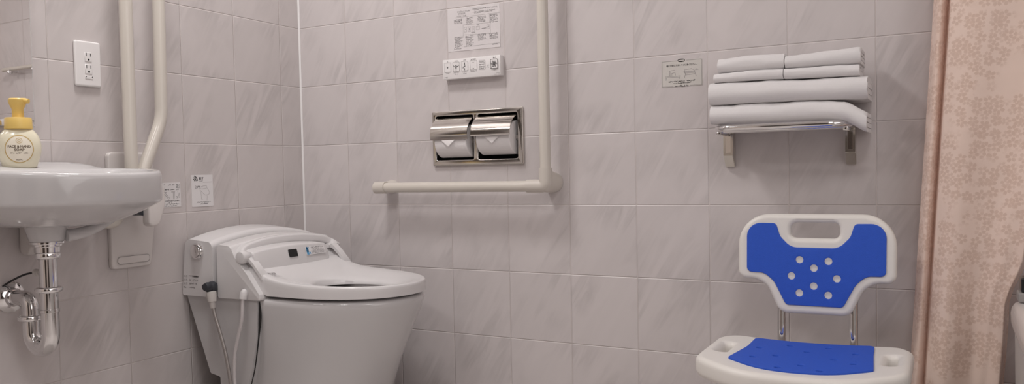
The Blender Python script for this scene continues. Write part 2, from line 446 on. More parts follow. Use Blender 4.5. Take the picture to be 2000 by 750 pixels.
tp = [tuple(p) for p in rpoly([(.145, .361, .003), (.308, .361, .006), (.304, .378, .01), (.262, .430, .02), (.215, .478, .02), (.200, .507, .012), (.147, .512, .010)], 5)]
obj('seat_unit', crowned(tp, -.520, -.114, .020, .512, .40, .006), TPLAS, tl, 35)
obj('unit_core', box(.10, .16, -.505, -.125, .37, .49), SKIRT, tl)
# hinge arch across the unit
path = catmull([(.232, -.508, .475), (.215, -.497, .494), (.208, -.462, .507), (.205, -.38, .5175), (.204, -.28, .5185), (.206, -.18, .509), (.212, -.125, .494), (.232, -.112, .475)], 7)
rings = []
for i, p in enumerate(path):
    t = (path[min(i + 1, len(path) - 1)] - path[max(i - 1, 0)]).normalized()
    nx = Vector((1, 0, 0)); side = (nx - t * nx.dot(t)).normalized(); upv = t.cross(side).normalized()
    if upv.z < 0: upv = -upv
    sec = rpoly([(-.018, -.018, .005), (.016, -.018, .005), (.012, .006, .007), (-.018, .006, .007)], 4)
    rings.append([p + side * q.x + upv * q.y for q in sec])
obj('hinge_arch', loft(rings), TPLAS, tl, 45)
for s, y0 in ((1, -.522), (-1, -.104)):
    kk = 1 if s > 0 else .55
    bm = lathe([(.010 * kk, 0), (.0160 * kk, .001), (.0180 * kk, .005), (.0180 * kk, .022), (.0150 * kk, .026), (.0145 * kk, .052), (.006, .053)], (.237 if s > 0 else .232, y0, .477), (0, s, 0), 28)
    obj('hinge_knob', bm, TPLAS, tl)
# raised control panel in front of the unit
pf = rpoly([(.20, .40, 0), (.279, .40, 0), (.268, .462, .0), (.259, .491, .009), (.20, .497, .005)], 5)
rings = []
for i in range(15):
    t = i / 14; y = -.494 + .302 * t; s = 1 - (2 * t - 1) ** 2
    e = 1 if 0 < i < 14 else .985
    rings.append([Vector((.20 + (p.x - .20) * e, y, .40 + (p.y - .40) * e + .009 * s * max(0, (p.y - .40) / .1))) for p in pf])
bm = loft(rings)
ed = [e for e in bm.edges if any(len(f.verts) > 4 for f in e.link_faces)]
bmesh.ops.bevel(bm, geom=ed, offset=.008, segments=4, profile=.5, affect='EDGES', clamp_overlap=True)
panel = obj('control_panel', bm, TPLAS, tl, 40)
def on_panel(u, v, h):      # u = y, v along the leaning face
    n = Vector((.957, 0, .29)); return Vector((.268 - .009 * (v - .462) / .029, u, v + .004)) + n * (.0012 + h)
bm = B(); ol = rpoly([(-.363, .459, .003), (-.327, .459, .003), (-.327, .481, .003), (-.363, .481, .003)], 4)
bm.faces.new([bm.verts.new(on_panel(p.x, p.y, .0006)) for p in ol])
obj('sensor_window', bm, BLACK, panel, 0)
bm = B(); bm.faces.new([bm.verts.new(on_panel(u, v, .0004)) for u, v in [(-.292, .458), (-.208, .458), (-.208, .482), (-.292, .482)]])
st = obj('caution_sticker', bm, PAPER, panel, 0)
bm = strokes([[(-.284, .462), (-.284, .470)], [(-.284, .470), (-.284, .473)]], .010, on_panel, None, .0008)
bm = strokes([arc(-.284, .4775, .0022, 0, 360)], .004, on_panel, bm, .0008)
bm = strokes([[(-.274, .461), (-.274, .465)], [(-.277, .478), (-.277, .4795)]], .003, on_panel, bm, .0008)
obj('blue_figure', bm, BLUEK, st, 0)
bm = B()
for k, v in enumerate((.4785, .4735, .4692, .4655, .4618)):
    bars(-.268 + .003 * (k == 1), -.212 - .008 * (k == 1), v, .0032 if k else .0045, on_panel, bm, h=.0008)
obj('printing', bm, INKL, st, 0)
# flush button, tank printing
bm = lathe([(.0235, 0), (.0235, .006), (.021, .010), (.0175, .010), (.017, .008), (.0165, .013), (.014, .0145), (.0, .0145)], (.0735, -.521, .4915), (0, -1, 0), 36)
obj('flush_button', bm, CHROME, tl)
pl = lambda u, v, h: (u, -.5224 - h, v)
for k, v in enumerate((.418, .4075, .397, .3865)):
    bm = B()
    if k < 3:
        text2d('大小止'[k], .0062, .012, v - .0028, bm=bm, place=pl, bold=.0002); text2d('洗', .0062, .0205, v - .0028, bm=bm, place=pl, bold=.0002)
    else: bars(.012, .027, v, .0058, pl, bm)
    obj('printed_mark', bm, INKL, tl, 0)
    bm = bars(.035, .075 - .006 * k, v, .0052, pl)
    if k == 0: strokes([[(.052, v), (.068, v)]], .0045, pl, bm)
    obj('printed_line', bm, INKL, tl, 0)
# hoses on the near side
bm = lathe([(.004, 0), (.013, .002), (.016, .008), (.016, .03), (.011, .036), (0, .037)], (.128, -.52, .371), (.12, -.2, .5), 20)
valve = obj('water_valve', bm, CHARC, tl)
bm = box(.122, .142, -.556, -.524, .392, .402, .003); merge(bm, lathe([(0, 0), (.012, .002), (.0135, .012), (.010, .02), (0, .021)], (.136, -.537, .394), (0, -1, .1), 16))
obj('valve_knob', bm, CHARC, valve)
bm = lathe([(.006, -.034), (.008, -.03), (.008, -.016), (.012, -.015), (.014, 0), (.014, .012), (.006, .014)], (.1445, -.541, .369), (-.1, 0, 1), 18)
obj('hose_collar', bm, CONN, valve)
obj('water_hose', tube(catmull([(.148, -.541, .342), (.155, -.541, .315), (.170, -.542, .28), (.190, -.542, .222), (.203, -.542, .165), (.209, -.54, .11), (.211, -.53, .03), (.211, -.52, .0)], 8), .0052, 12), HOSE, tl)
obj('hose_cap', lathe([(0, -.004), (.0105, -.003), (.0105, .014), (.007, .022), (0, .026)], (.2525, -.528, .368), (.1, .15, 1), 18), TPLAS, tl)
obj('drain_tube', tube(catmull([(.2525, -.53, .37), (.2525, -.532, .34), (.249, -.533, .305), (.2335, -.533, .26), (.219, -.533, .21), (.213, -.532, .15), (.215, -.53, .08), (.215, -.52, .0)], 8), .0048, 12), PVC, tl)
obj('floor_pipe', tube(fillet([(.004, -.40, .118), (.115, -.40, .118), (.115, -.40, .0)], .03), .016, 14), CHROME, tl)
for ya, yb in ((-.5065, -.482), (-.150, -.126)):
    bm = loft([[Vector((x, y, z)) for y, z in ((ya, z1 - .012), (yb, z1 - .012), (yb, z1), (ya, z1))] for x, z1 in ((.234, .484), (.248, .4815), (.268, .464), (.302, .4275))]); bevel(bm, .004, 3, 50)
    obj('seat_arm', bm, TPLAS, tl, 50)
# small seat mark goes on the seat, which follows
def zseat(x):
    P_ = [(.23, .458), (.25, .4515), (.27, .4435), (.295, .432), (.3175, .4235), (.35, .417), (.39, .4125), (.46, .4085), (.53, .4065), (.62, .4045), (.70, .4035)]
    for (a, b), (c, d) in zip(P_, P_[1:]):
        if x <= c: return b + (d - b) * (x - a) / (c - a)
    return P_[-1][1]
def zbot(x): return .373 if x > .31 else .373 + (.31 - x) * .75
oc = (.475, YC)
def outer(a, ex=2.1):
    c, s = math.cos(a), math.sin(a)
    xr, xf, hw = oc[0] - .247, .677 - oc[0], .1915
    lo, hi = 0., 1.
    for _ in range(40):
        m = (lo + hi) / 2; x, y = m * c, m * s
        if x > -.06: f = (max(0, (x + .06)) / (xf + .06)) ** ex + (abs(y) / hw) ** ex
        else:
            w = hw - .004 * sstep(-.06, -xr, x)
            f = max(abs(y) / w, -x / xr)
        if f < 1: lo = m
        else: hi = m
    return lo
def hole(a):
    c, s = math.cos(a), math.sin(a); n = 2.2
    return ((abs(c) / (.122 if c > 0 else .132)) ** n + (abs(s) / .092) ** n) ** (-1 / n)
NA = 128; rings = []
spec = [(1.0, 'b', 0), (1.0, 't', -.016), (.996, 't', -.008), (.985, 't', -.003), (.96, 't', -.0003), (.92, 't', 0), (.80, 't', -.0005), (.62, 't', -.0035), (.42, 't', -.010), (.22, 't', -.0165), (.08, 't', -.022), (.0, 't', -.028), (.0, 'b', .002), (.3, 'b', 0)]
for f, w, dz in spec:
    r_ = []
    for k in range(NA):
        a = 2 * PI * k / NA; ro, rh = outer(a), hole(a); r = rh + (ro - rh) * f
        x, y = oc[0] + r * math.cos(a), oc[1] + r * math.sin(a)
        zt = zseat(x)
        # valley between the arms at the back
        back = sstep(.36, .27, x); mid = 1 - sstep(.13, .178, abs(y - YC))
        if w == 't':
            z = zt + dz * (1 + .3 * back)
            if f < .97: z -= .0 * back * mid
        else: z = zbot(x) + dz
        r_.append(Vector((x, y, z)))
    rings.append(r_)
bm = loft(rings + [rings[0]], cap=False)
seat = obj('seat', bm, TPLAS, tl, 60)
def on_seat(u, v, h): return (u, v, zseat(u) - .0004 + .0012 + h)
bm = B()
strokes([arc(.301, -.462, .006, 20, 200), arc(.303, -.462, .003, 0, 300)], .002, on_seat, bm)
sx_ = lambda u, v, h: on_seat(.30 + v, -.487 + u, h)
for k in range(4): bars(0, .020, .016 + .0055 * k - .0, .003, lambda u, v, h: on_seat(.294 + v, -.476 + u, h), bm)
strokes([[(.296, -.476), (.303, -.466)]], .004, on_seat, bm)
obj('printing', bm, INKL, seat, 0)

# ================================================================== WASH BASIN
wb = thing('wash_basin', 'white ceramic wall-hung wash basin with rounded rim, beside the folded support rail', 'basin', (0, -1.01, .60))
def deckf(x):
    P_ = [(0, 1.), (.06, .52), (.30, .26), (.42, 0), (9, 0)]
    for (a, b), (c, d) in zip(P_, P_[1:]):
        if x <= c: return b + (d - b) * (x - a) / (c - a)
    return 0
def bsec(f, z, n=120, yc=-1.01, hw=.211, xb=.003, xf=.414, sh=0., deck=0., xb2=None):
    """plan section of the basin at scale f; xb2 = where its back lies"""
    pts = []; xm = .2 + sh; back = xm - (xb if xb2 is None else xb2)
    for k in range(n):
        a = 2 * PI * k / n; c, s = math.cos(a), math.sin(a)
        e = 2.1 if c > 0 else 7.
        L = (xf - xm) * f if c > 0 else (back if xb2 is None else back)
        r = ((abs(c) / max(L, 1e-4)) ** e + (abs(s) / (hw * f)) ** e) ** (-1 / e)
        x, y = xm + r * c, yc + r * s
        pts.append(Vector((x, y, z + deck * 1.13 * deckf(max(0, x)))))
    return pts
R_ = [bsec(.42, .601, xb2=.055), bsec(.60, .609, xb2=.03), bsec(.80, .627, xb2=.01), bsec(.92, .640), bsec(.97, .6465), bsec(.988, .6495), bsec(.996, .6525), bsec(1, .658), bsec(1, .690, deck=.02), bsec(.999, .701, deck=.026), bsec(.993, .708, deck=.029), bsec(.98, .7125, deck=.030), bsec(.96, .7135, deck=.030), bsec(.93, .7125, deck=.030, xb2=.012), bsec(.92, .712, deck=.030, xb2=.112),
      bsec(.90, .709, sh=.02, deck=.028, xb2=.120), bsec(.87, .695, sh=.02, deck=.015, xb2=.130), bsec(.75, .65, sh=.02, xb2=.15), bsec(.55, .625, sh=.02, xb2=.17), bsec(.15, .618, sh=.02, xb2=.2)]
obj('bowl', loft(R_), CERAM, wb, 50)
obj('drain_boss', lathe([(.052, .045), (.050, .03), (.046, .0), (.036, -.034), (.034, -.037), (0, -.037)], (.152, -1.01, .600), (0, 0, 1), 36), CERAM, wb)
bm = prism([rpoly([(0.0, .605, 0), (0, .528, .012), (.03, .524, .012), (.05, .55, .02), (.075, .605, 0)], 4)], .05, .004)
obj('wall_bracket', warp(bm, lambda x, y, z: (x + .002, -.985 + z, y)), PLATE, wb)
path = catmull([(.185, -.985, .575), (.19, -.945, .580), (.19, -.90, .595), (.19, -.85, .622), (.19, -.81, .645)], 6)
obj('support_rib', tube(path, lambda t: .014 - .004 * t, 14), CERAM, wb)

# chrome trap
pt = thing('drain_trap', 'chrome bottle-neck drain trap under the wash basin with wall flange', 'drain pipe', (.152, -1.01, .562))
DX, DY = .1515, -1.01
obj('drain_flange', lathe([(.0, .0), (.036, 0), (.036, -.004), (.031, -.006), (.031, -.010), (.027, -.012), (.027, -.024), (0, -.024)], (DX, DY, .563), (0, 0, 1), 36), CHROME, pt)
def nut(z, r, h, axis=(0, 0, 1), c=None):
    bm = lathe([(0, -h / 2), (r * .9, -h / 2), (r, -h / 2 + .002), (r, h / 2 - .002), (r * .9, h / 2), (0, h / 2)], c or (DX, DY, z), axis, 8)
    merge(bm, lathe([(0, -h * .32), (r * 1.06, -h * .3), (r * 1.1, 0), (r * 1.06, h * .3), (0, h * .32)], c or (DX, DY, z), axis, 32)); return bm
obj('slip_nut', nut(.5315, .0255, .016), CHROME, pt)
obj('tail_pipe', tube([(DX, DY, .55), (DX, DY, .44)], .0190, 36), CHROME, pt)
obj('slip_nut', nut(.4535, .0265, .013), CHROME, pt)
XU = .079
ub = [(DX, DY, .447), (DX, DY, .352)] + [((DX + XU) / 2 + (DX - XU) / 2 * math.cos(a), DY, .352 + .0 - (DX - XU) / 2 * math.sin(a) * 1.0) for a in [PI * k / 18 for k in range(1, 18)]] + [(XU, DY, .352), (XU, DY, .392)]
obj('u_bend', tube(ub, .0192, 36), CHROME, pt)
obj('bend_collar', lathe([(.0192, -.004), (.0208, -.003), (.0208, .003), (.0192, .004)], (DX, DY, .405), (0, 0, 1), 36), CHROME, pt)
obj('slip_nut', nut(.380, .0262, .013, c=(XU, DY, .384)), CHROME, pt)
obj('elbow_pipe', tube(fillet([(XU, DY, .378), (XU, DY, .4275), (.001, DY, .4275)], .036, 14), .0182, 36), CHROME, pt)
obj('wall_flange', lathe([(.030, -.002), (.037, .0), (.037, .005), (.031, .011), (.022, .015), (.020, .022), (0, .022)], (0, DY, .4275), (1, 0, 0), 44), CHROME, pt)
cn = obj('connector', lathe([(0, 0), (.007, .001), (.0085, .004), (.0085, .011), (.006, .013), (.006, .02), (0, .021)], (.083, DY + .01, .4885), (1, 0, 0), 18), CONN, pt)
obj('sensor_cable', tube(catmull([(.085, DY + .01, .4885), (.06, DY, .4835), (.03, DY - .012, .470), (.004, DY - .02, .455)], 8), .0024, 8), BLACK, cn)

# soap bottle
SB = Vector((.070, -1.0155, .7305))
sb = thing('soap_bottle', 'cream foam soap bottle with amber pump and oval label on the wash basin', 'soap bottle', SB)
ANG = math.atan2(-2.128 + 1.003, 1.946 - .058)      # towards the room
FX, FY = .72, 1.0
bp_ = [(0, 0), (.030, 0), (.0345, .003), (.0365, .010), (.0415, .024), (.0445, .040), (.0450, .052), (.0430, .066), (.0380, .078), (.031, .087), (.0265, .091), (.024, .092), (0, .092)]
def brad(h):
    for (a, b), (c, d) in zip(bp_, bp_[1:]):
        if b <= h <= d and d > b: return a + (c - a) * (h - b) / (d - b)
    return .03
body = obj('bottle_body', lathe(bp_, SB, seg=48, sx=FX, sy=FY, rot=ANG), SOAPB, sb)
def on_bottle(u, v, h):      # u sideways, v up from the base
    r = brad(v); s = max(-1, min(1, u / (r * FY))); th = math.asin(s)
    p = Vector((math.cos(th) * r * FX + h + .0006, math.sin(th) * r * FY, v)); return SB + Matrix.Rotation(ANG, 3, 'Z') @ p
LC = .044
bm = B(); grid = 10
rr = [[bm.verts.new(on_bottle(.0285 * f * math.cos(a), LC + .0315 * f * math.sin(a), .0)) for a in [2 * PI * k / 40 for k in range(40)]] for f in frange(.0001, 1, 8)]
for a, b in zip(rr, rr[1:]):
    for i in range(40): bm.faces.new((a[i], a[(i + 1) % 40], b[(i + 1) % 40], b[i]))
lab = obj('label', bm, LABELM, body)
bm = strokes([[(.0278 * math.cos(2 * PI * k / 60), LC + .0308 * math.sin(2 * PI * k / 60)) for k in range(61)]], .0016, on_bottle, None, .0004)
bm = strokes([arc(0, LC + .019, .006, 0, 360, 20), arc(0, LC + .019, .0025, 0, 360)], .0009, on_bottle, bm, .0004)
obj('label_ring', bm, GOLD, lab, 0)
bm = text2d('FACE & HAND', .0078, 0, LC + .0030, 'CENTER', None, on_bottle, .00018, .0004, .045)
text2d('SOAP', .0078, 0, LC - .0045, 'CENTER', bm, on_bottle, .00018, .0004, .020)
obj('lettering', bm, BROWNK, lab, 0)
obj('printed_line', bars(-.017, .017, LC - .0095, .0028, on_bottle, h=.0004), BROWNK, lab, 0)
obj('printed_line', bars(-.006, .007, LC - .0245, .003, on_bottle, h=.0004), BROWNK, lab, 0)
pc = obj('pump_collar', lathe([(.0, .0905), (.0285, .0905), (.0288, .092), (.0280, .113), (.0265, .1165), (0, .1165)], SB, seg=40), YELLOW, sb)
bm = lathe([(0, .116), (.0125, .116), (.0120, .136), (.0165, .146), (.0185, .152), (.019, .158), (.0165, .161), (0, .1615)], SB, seg=32)
dn = Matrix.Rotation(ANG + .95, 3, 'Z')
nz = tube([SB + Vector((0, 0, .1555)), SB + dn @ Vector((.018, 0, .1555)), SB + dn @ Vector((.027, 0, .1535))], lambda t: .0068 - .0015 * t, 16)
merge(bm, nz)
obj('pump_head', bm, YELLOW, sb)

# mirror
mr = thing('wall_mirror', 'frameless mirror on the wall above the wash basin', 'mirror', (0.003, -1.27, .832))
obj('mirror_pane', box(.0085, .0092, -1.598, -.9405, .834, 1.748), MIRROR, mr, 0)
obj('glass_edge', box(.002, .0084, -1.60, -.9385, .832, 1.75, .0008, 1), GLASSE, mr, 0)

# outlet
ou = thing('power_outlet', 'white double power outlet with rounded plate on the side wall tiles', 'outlet', (0, -.7925, .998))
bm = prism([rpoly([(-.8285, .9405, .006), (-.7565, .9405, .006), (-.7565, 1.0565, .006), (-.8285, 1.0565, .006)], 6)], .009, .004)
obj('cover_plate', warp(bm, lambda x, y, z: (z, x, y)), WPLAS, ou, 50)
for zc in (1.0150, .9840):
    s = obj('socket', box(.0085, .0105, -.8025, -.7835, zc - .011, zc + .013, .0008, 1), WPLAS, ou, 40)
    bm = B()
    for yy, h in ((-.7985, .0085), (-.7872, .0075)): box(.0100, .0108, yy - .0008, yy + .0008, zc + .003, zc + .003 + h, bm=bm)
    merge(bm, lathe([(0, 0), (.0026, 0), (.0026, .0004), (0, .0004)], (.0104, -.7925, zc - .0055), (1, 0, 0), 14))
    obj('socket_slot', bm, BLACK, s, 0)
s = obj('earth_cover', box(.0085, .0102, -.8035, -.7815, .9595, .9675, .0008, 1), WPLAS, ou, 40)
bm = B()
for yy in (-.8010, -.7835): merge(bm, lathe([(0, 0), (.0015, 0), (.0015, .0004), (0, .0004)], (.0101, yy, .9652), (1, 0, 0), 12))
obj('terminal_hole', bm, BLACK, s, 0)

# folding support rail
sr = thing('support_rail', 'cream folding support rail swung up against the wall behind the wash basin', 'grab rail', (0, -.68, .62))
bm = prism([rpoly([(-.752, .462, .012), (-.632, .462, .012), (-.612, .60, .02), (-.612, .772, .012), (-.752, .772, .012)], 6)], .016, .004)
wp = obj('wall_plate', warp(bm, lambda x, y, z: (z, x, y)), PLATE, sr, 50)
bm = prism([rpoly([(-.738, .474, .009), (-.640, .474, .009), (-.640, .494, .009), (-.738, .494, .009)], 6)], .006, .002)
obj('cover_slot', warp(bm, lambda x, y, z: (z + .014, x, y)), PLATE, wp, 50)
bm = strokes([[tuple(p) for p in rpoly([(-.738, .474, .009), (-.640, .474, .009), (-.640, .494, .009), (-.738, .494, .009)], 6)] + [(-.738, .485)]], .0012, on_left(.0203))
obj('slot_line', bm, INKL, wp, 0)
bm = prism([rpoly([(-.712, .575, .012), (-.680, .575, .045), (-.659, .63, .05), (-.661, .69, .02), (-.712, .69, .01)], 10)], .030, .006)
obj('hinge_housing', warp(bm, lambda x, y, z: (z + .093, x - .004, y)), PLATE, sr, 50)
bm = prism([rpoly([(-.82, .573, .02), (-.762, .573, .05), (-.742, .64, .04), (-.745, .69, .02), (-.82, .69, .02)], 10)], .026, .006)
obj('hinge_cover', warp(bm, lambda x, y, z: (z + .016, x + .026, y)), CREAM2, sr, 50)
obj('hinge_pin', tube([(.017, -.712, .640), (.10, -.712, .640)], .036, 28), CHARC, sr)
XT = .08
obj('rail_tube', tube(fillet([(XT, -.7315, .66), (XT, -.7300, 1.62), (XT, -.622, 1.62), (XT, -.634, .858), (XT, -.700, .715), (XT, -.705, .66)], [.052, .052, .15, .05], 14), .0163, 28), CREAM, sr)

# stickers on the side wall
def sheet(name, outline, placef, m, label, cat, loc, thick=.0006):
    bm = B(); f = bm.faces.new([bm.verts.new(placef(p[0], p[1], thick)) for p in outline])
    g2 = bmesh.ops.extrude_face_region(bm, geom=[f]); 
    base = placef(0, 0, 0); top = placef(0, 0, thick); dv = Vector(base) - Vector(top)
    bmesh.ops.translate(bm, vec=dv * 2.0, verts=[v for v in g2['geom'] if isinstance(v, bmesh.types.BMVert)])
    o = obj(name, bm, m, None, 0, loc); return tag(o, label, cat)
pl = on_left(.0012)
s1 = sheet('instruction_sticker', rpoly([(-.588, .618, .002), (-.5140, .618, .002), (-.5140, .688, .002), (-.588, .688, .002)], 3), on_left(0.0), PAPER, 'small white sticker with arm-lifting drawings, half hidden behind the support rail', 'sticker', (0, -.55, .653), .0010)
bm = strokes([[(-.566, .658), (-.551, .642)], [(-.570, .656), (-.555, .640)], [(-.572, .661), (-.562, .661)], [(-.540, .660), (-.539, .640)], [(-.535, .660), (-.537, .640)], [(-.546, .661), (-.534, .661)], [(-.524, .662), (-.522, .650), (-.528, .642)], [(-.519, .658), (-.517, .644)], [(-.530, .648), (-.518, .645)]], .0013, pl)
obj('drawing', bm, INKL, s1, 0)
for a, b, v, s in ((-.570, -.563, .6815, .0045), (-.556, -.546, .6815, .0036), (-.541, -.534, .6815, .0036), (-.529, -.516, .6815, .0034), (-.529, -.516, .677, .0028), (-.529, -.516, .6725, .0028), (-.568, -.554, .668, .0036), (-.548, -.534, .668, .0036), (-.529, -.520, .667, .0026), (-.567, -.520, .6355, .0034), (-.556, -.546, .6305, .003), (-.566, -.520, .6265, .0034), (-.568, -.528, .621, .003)): obj('printed_line', bars(a, b, v, s, pl), INK, s1, 0)
s2 = sheet('flush_sticker', rpoly([(-.4745, .6145, .002), (-.3955, .6145, .002), (-.3955, .7085, .002), (-.4745, .7085, .002)], 3), on_left(0.0), PAPER, 'white flush sticker with wave symbol and toilet drawing above the toilet tank', 'sticker', (0, -.435, .66), .0010)
bm = B()
for k, r in enumerate((.0065, .0115, .0165)): strokes([arc(-.469, .6895, r, 72, 8)], .0026, pl, bm)
obj('wave_symbol', bm, INK, s2, 0)
bm = text2d('流す', .0088, -.4475, .6945, 'LEFT', None, pl, .0003)
obj('lettering', bm, INK, s2, 0)
for a, b, v, q in ((-.447, -.4325, .6905, .0026), (-.4615, -.4450, .6745, .0036), (-.462, -.452, .670, .0028), (-.456, -.4065, .6275, .0036), (-.444, -.4150, .6225, .0032)): obj('printed_line', bars(a, b, v, q, pl), INK, s2, 0)
bm = strokes([[(-.433, .6865), (-.398, .6870)], [(-.447, .6700), (-.430, .6760), (-.420, .6755), (-.421, .6680), (-.437, .6660), (-.447, .6680)], [(-.445, .664), (-.428, .649), (-.421, .6475), (-.411, .6510), (-.411, .660), (-.419, .6700)], [(-.441, .6580), (-.440, .636), (-.436, .634)], [(-.418, .646), (-.420, .631)]], .0008, pl)
obj('drawing', bm, INKL, s2, 0)

# ================================================================== BACK WALL
# toilet remote
rm = thing('toilet_remote', 'white bidet control panel with picture buttons, between instruction sheet and paper holder', 'remote control', (.695, 0, 1.012))
bm = box(.5945, .7955, -.024, -.0005, .9825, 1.0425, .002, 2)
slab = obj('remote_body', bm, WPLAS, rm, 40)
pl = on_back(-.0243)
def button(u0, u1, v0, v1, raised=.0009, key='button'):
    return obj(key, box(u0, u1, -.024 - raised, -.0235, v0, v1, .0006, 1), WPLAS, slab, 40)
bl = on_back(-.0252)
def outline(u0, u1, v0, v1): return [tuple(p) for p in rpoly([(u0, v0, .002), (u1, v0, .002), (u1, v1, .002), (u0, v1, .002)], 3)] + [(u0 + .002, v0)]
frames = [(.6015, .6245, 1.0045, 1.0325), (.6320, .6550, 1.0045, 1.0325), (.6620, .6850, 1.0045, 1.0325), (.6920, .7165, 1.0055, 1.0325), (.7235, .7445, 1.0045, 1.0310)]
icons = [[rect(.6115, .6145, 1.0170, 1.0200)],
         [arc(.6385, 1.0240, .0045, 190, 360), arc(.6480, 1.0240, .0045, 180, 350), [(.6433, 1.0180), (.6433, 1.0075)], [(.6405, 1.0145), (.6433, 1.0180), (.646, 1.0145)]],
         [[(.6740, 1.0285), (.6738, 1.0245)], [(.6740, 1.0245), (.6750, 1.0175), (.6690, 1.0160), (.6680, 1.0125)], [(.6735, 1.0115), (.6735, 1.0070)]],
         [[(.7025, 1.0265), (.7050, 1.0265)], [(.7040, 1.0275), (.7040, 1.0250)], [(.7025, 1.0090), (.7055, 1.0090)]], []]
titles = ['止', 'おしり', 'ビデ', '水勢調節', '']
for k, (f, ic, tx) in enumerate(zip(frames, icons, titles)):
    b_ = button(*f)
    bm = strokes([outline(*f)], .0007, bl)
    obj('button_outline', bm, INKL, b_, 0)
    if ic: obj('button_symbol', strokes(ic, .0019 if k == 2 else .0014, bl), INK, b_, 0)
    if k == 4:
        bm = B()
        for v in (1.0270, 1.0235, 1.0190): bars(.7255, .7425, v, .003, bl, bm)
        bars(.7265, .7425, 1.0120, .0052, bl, bm); bars(.7255, .7400, 1.0070, .003, bl, bm)
        obj('printing', bm, INKL, b_, 0)
f = (.7645, .7880, 1.0035, 1.0305); b_ = button(*f, .003, 'flush_button')
bl2 = on_back(-.0273)
bm = strokes([outline(*f)], .0012, bl2)
for k in range(6):
    a0 = 60 * k
    pts = [(.7763 + (.0016 + .0075 * t) * math.cos(math.radians(a0 - 130 * t)), 1.0170 + (.0016 + .0075 * t) * math.sin(math.radians(a0 - 130 * t))) for t in frange(0, 1, 8)]
    strokes([pts], .0017, bl2, bm)
obj('button_symbol', bm, INK, b_, 0)
for tx, u, v, s in (('止', .6130, 1.0345, .0040), ('おしり', .6435, 1.0345, .0040), ('ビデ', .6735, 1.0345, .0042), ('水勢調節', .7040, 1.0343, .0045), ('流す', .7762, 1.0335, .0052)):
    obj('lettering', text2d(tx, s, u, v, 'CENTER', None, pl, .0002), INKL, slab, 0)
for a, b, v, s in ((.608, .619, 1.0010, .0022), (.634, .653, 1.0010, .0028), (.638, .650, .9965, .0028), (.666, .682, 1.0010, .0026), (.669, .679, .9965, .0026), (.694, .716, 1.0015, .0034), (.749, .757, 1.0150, .0036), (.749, .757, 1.0095, .0036), (.772, .782, .9995, .0026), (.6015, .612, .9880, .004), (.782, .792, .9900, .003), (.776, .792, .9862, .0024)):
    obj('printed_line', bars(a, b, v, s, pl), INKL, slab, 0)

# instruction sheet
sh = sheet('instruction_sheet', rpoly([(.602, 1.0690, .002), (.7845, 1.0690, .002), (.7845, 1.1975, .002), (.602, 1.1975, .002)], 3), on_back(0.0), FILM, 'clear instruction sheet with small print and diagram above the bidet control panel', 'sign', (.693, 0, 1.13), .0010)
pl = on_back(-.0013)
bm = text2d('シャワートイレの', .0056, .6365, 1.1852, 'LEFT', None, pl, .00015, wmax=.044)
obj('lettering', bm, INKL, sh, 0)
obj('lettering', text2d('ご使用方法', .0066, .6400, 1.1783, 'LEFT', None, pl, .0001, wmax=.025), INKL, sh, 0)
obj('printed_line', bars(.6360, .6705, 1.1735, .0034, pl), INKL, sh, 0)
for a, b, v, s in ((.6925, .742, 1.1900, .0040), (.744, .7777, 1.1890, .0034), (.697, .715, 1.1868, .003), (.6925, .7700, 1.1812, .0034), (.697, .760, 1.1780, .003)): obj('printed_line', bars(a, b, v, s, pl), INKL, sh, 0)
for (u, v, rows, w) in ((.6260, 1.1640, 4, .029), (.6665, 1.1660, 6, .028), (.7081, 1.1650, 5, .029), (.7490, 1.1665, 7, .028), (.6253, 1.1105, 9, .029), (.6650, 1.1110, 9, .028), (.7079, 1.1125, 6, .028), (.7476, 1.1115, 5, .029)):
    bm = B()
    for k in range(rows): bars(u + .001 * (k > 1), u + w - (.008 if k % 3 == 2 else 0), v - .0036 * k, .0042 if k == 1 else .0030, pl, bm)
    obj('text_block', bm, INKL, sh, 0)
obj('printed_line', bars(.6245, .6540, 1.0765, .0050, pl), INKL, sh, 0); obj('printed_line', bars(.7566, .7762, 1.0790, .0036, pl), INKL, sh, 0)
bm = strokes([[(.627, 1.1705), (.7845, 1.1698)], [(.6255, 1.1640), (.6255, 1.1520)], [(.6568, 1.1461), (.6568, 1.1085)], [(.6568, 1.1461), (.7523, 1.1440), (.7523, 1.1120)], [(.6568, 1.1160), (.7523, 1.1120)], [(.658, 1.0800), (.7823, 1.0808)], rect(.6610, .6690, 1.124, 1.138), rect(.6745, .6830, 1.124, 1.138), rect(.6885, .6970, 1.124, 1.138), rect(.7030, .7150, 1.127, 1.137), rect(.7395, .7490, 1.126, 1.138)], .00055, pl)
obj('diagram', bm, INKL, sh, 0)
bm = strokes([[(.6643, 1.1315), (.6655, 1.1325)], [(.6788, 1.1290), (.6788, 1.1340)], [(.6928, 1.1280), (.6928, 1.1345)], [(.7225, 1.1290), (.7370, 1.1290)], [(.7415, 1.1310), (.7470, 1.1335)], [(.7050, 1.1415), (.7135, 1.1415)], [(.6860, 1.1205), (.6990, 1.1205)]], .0020, pl)
obj('diagram_symbols', bm, INKL, sh, 0)

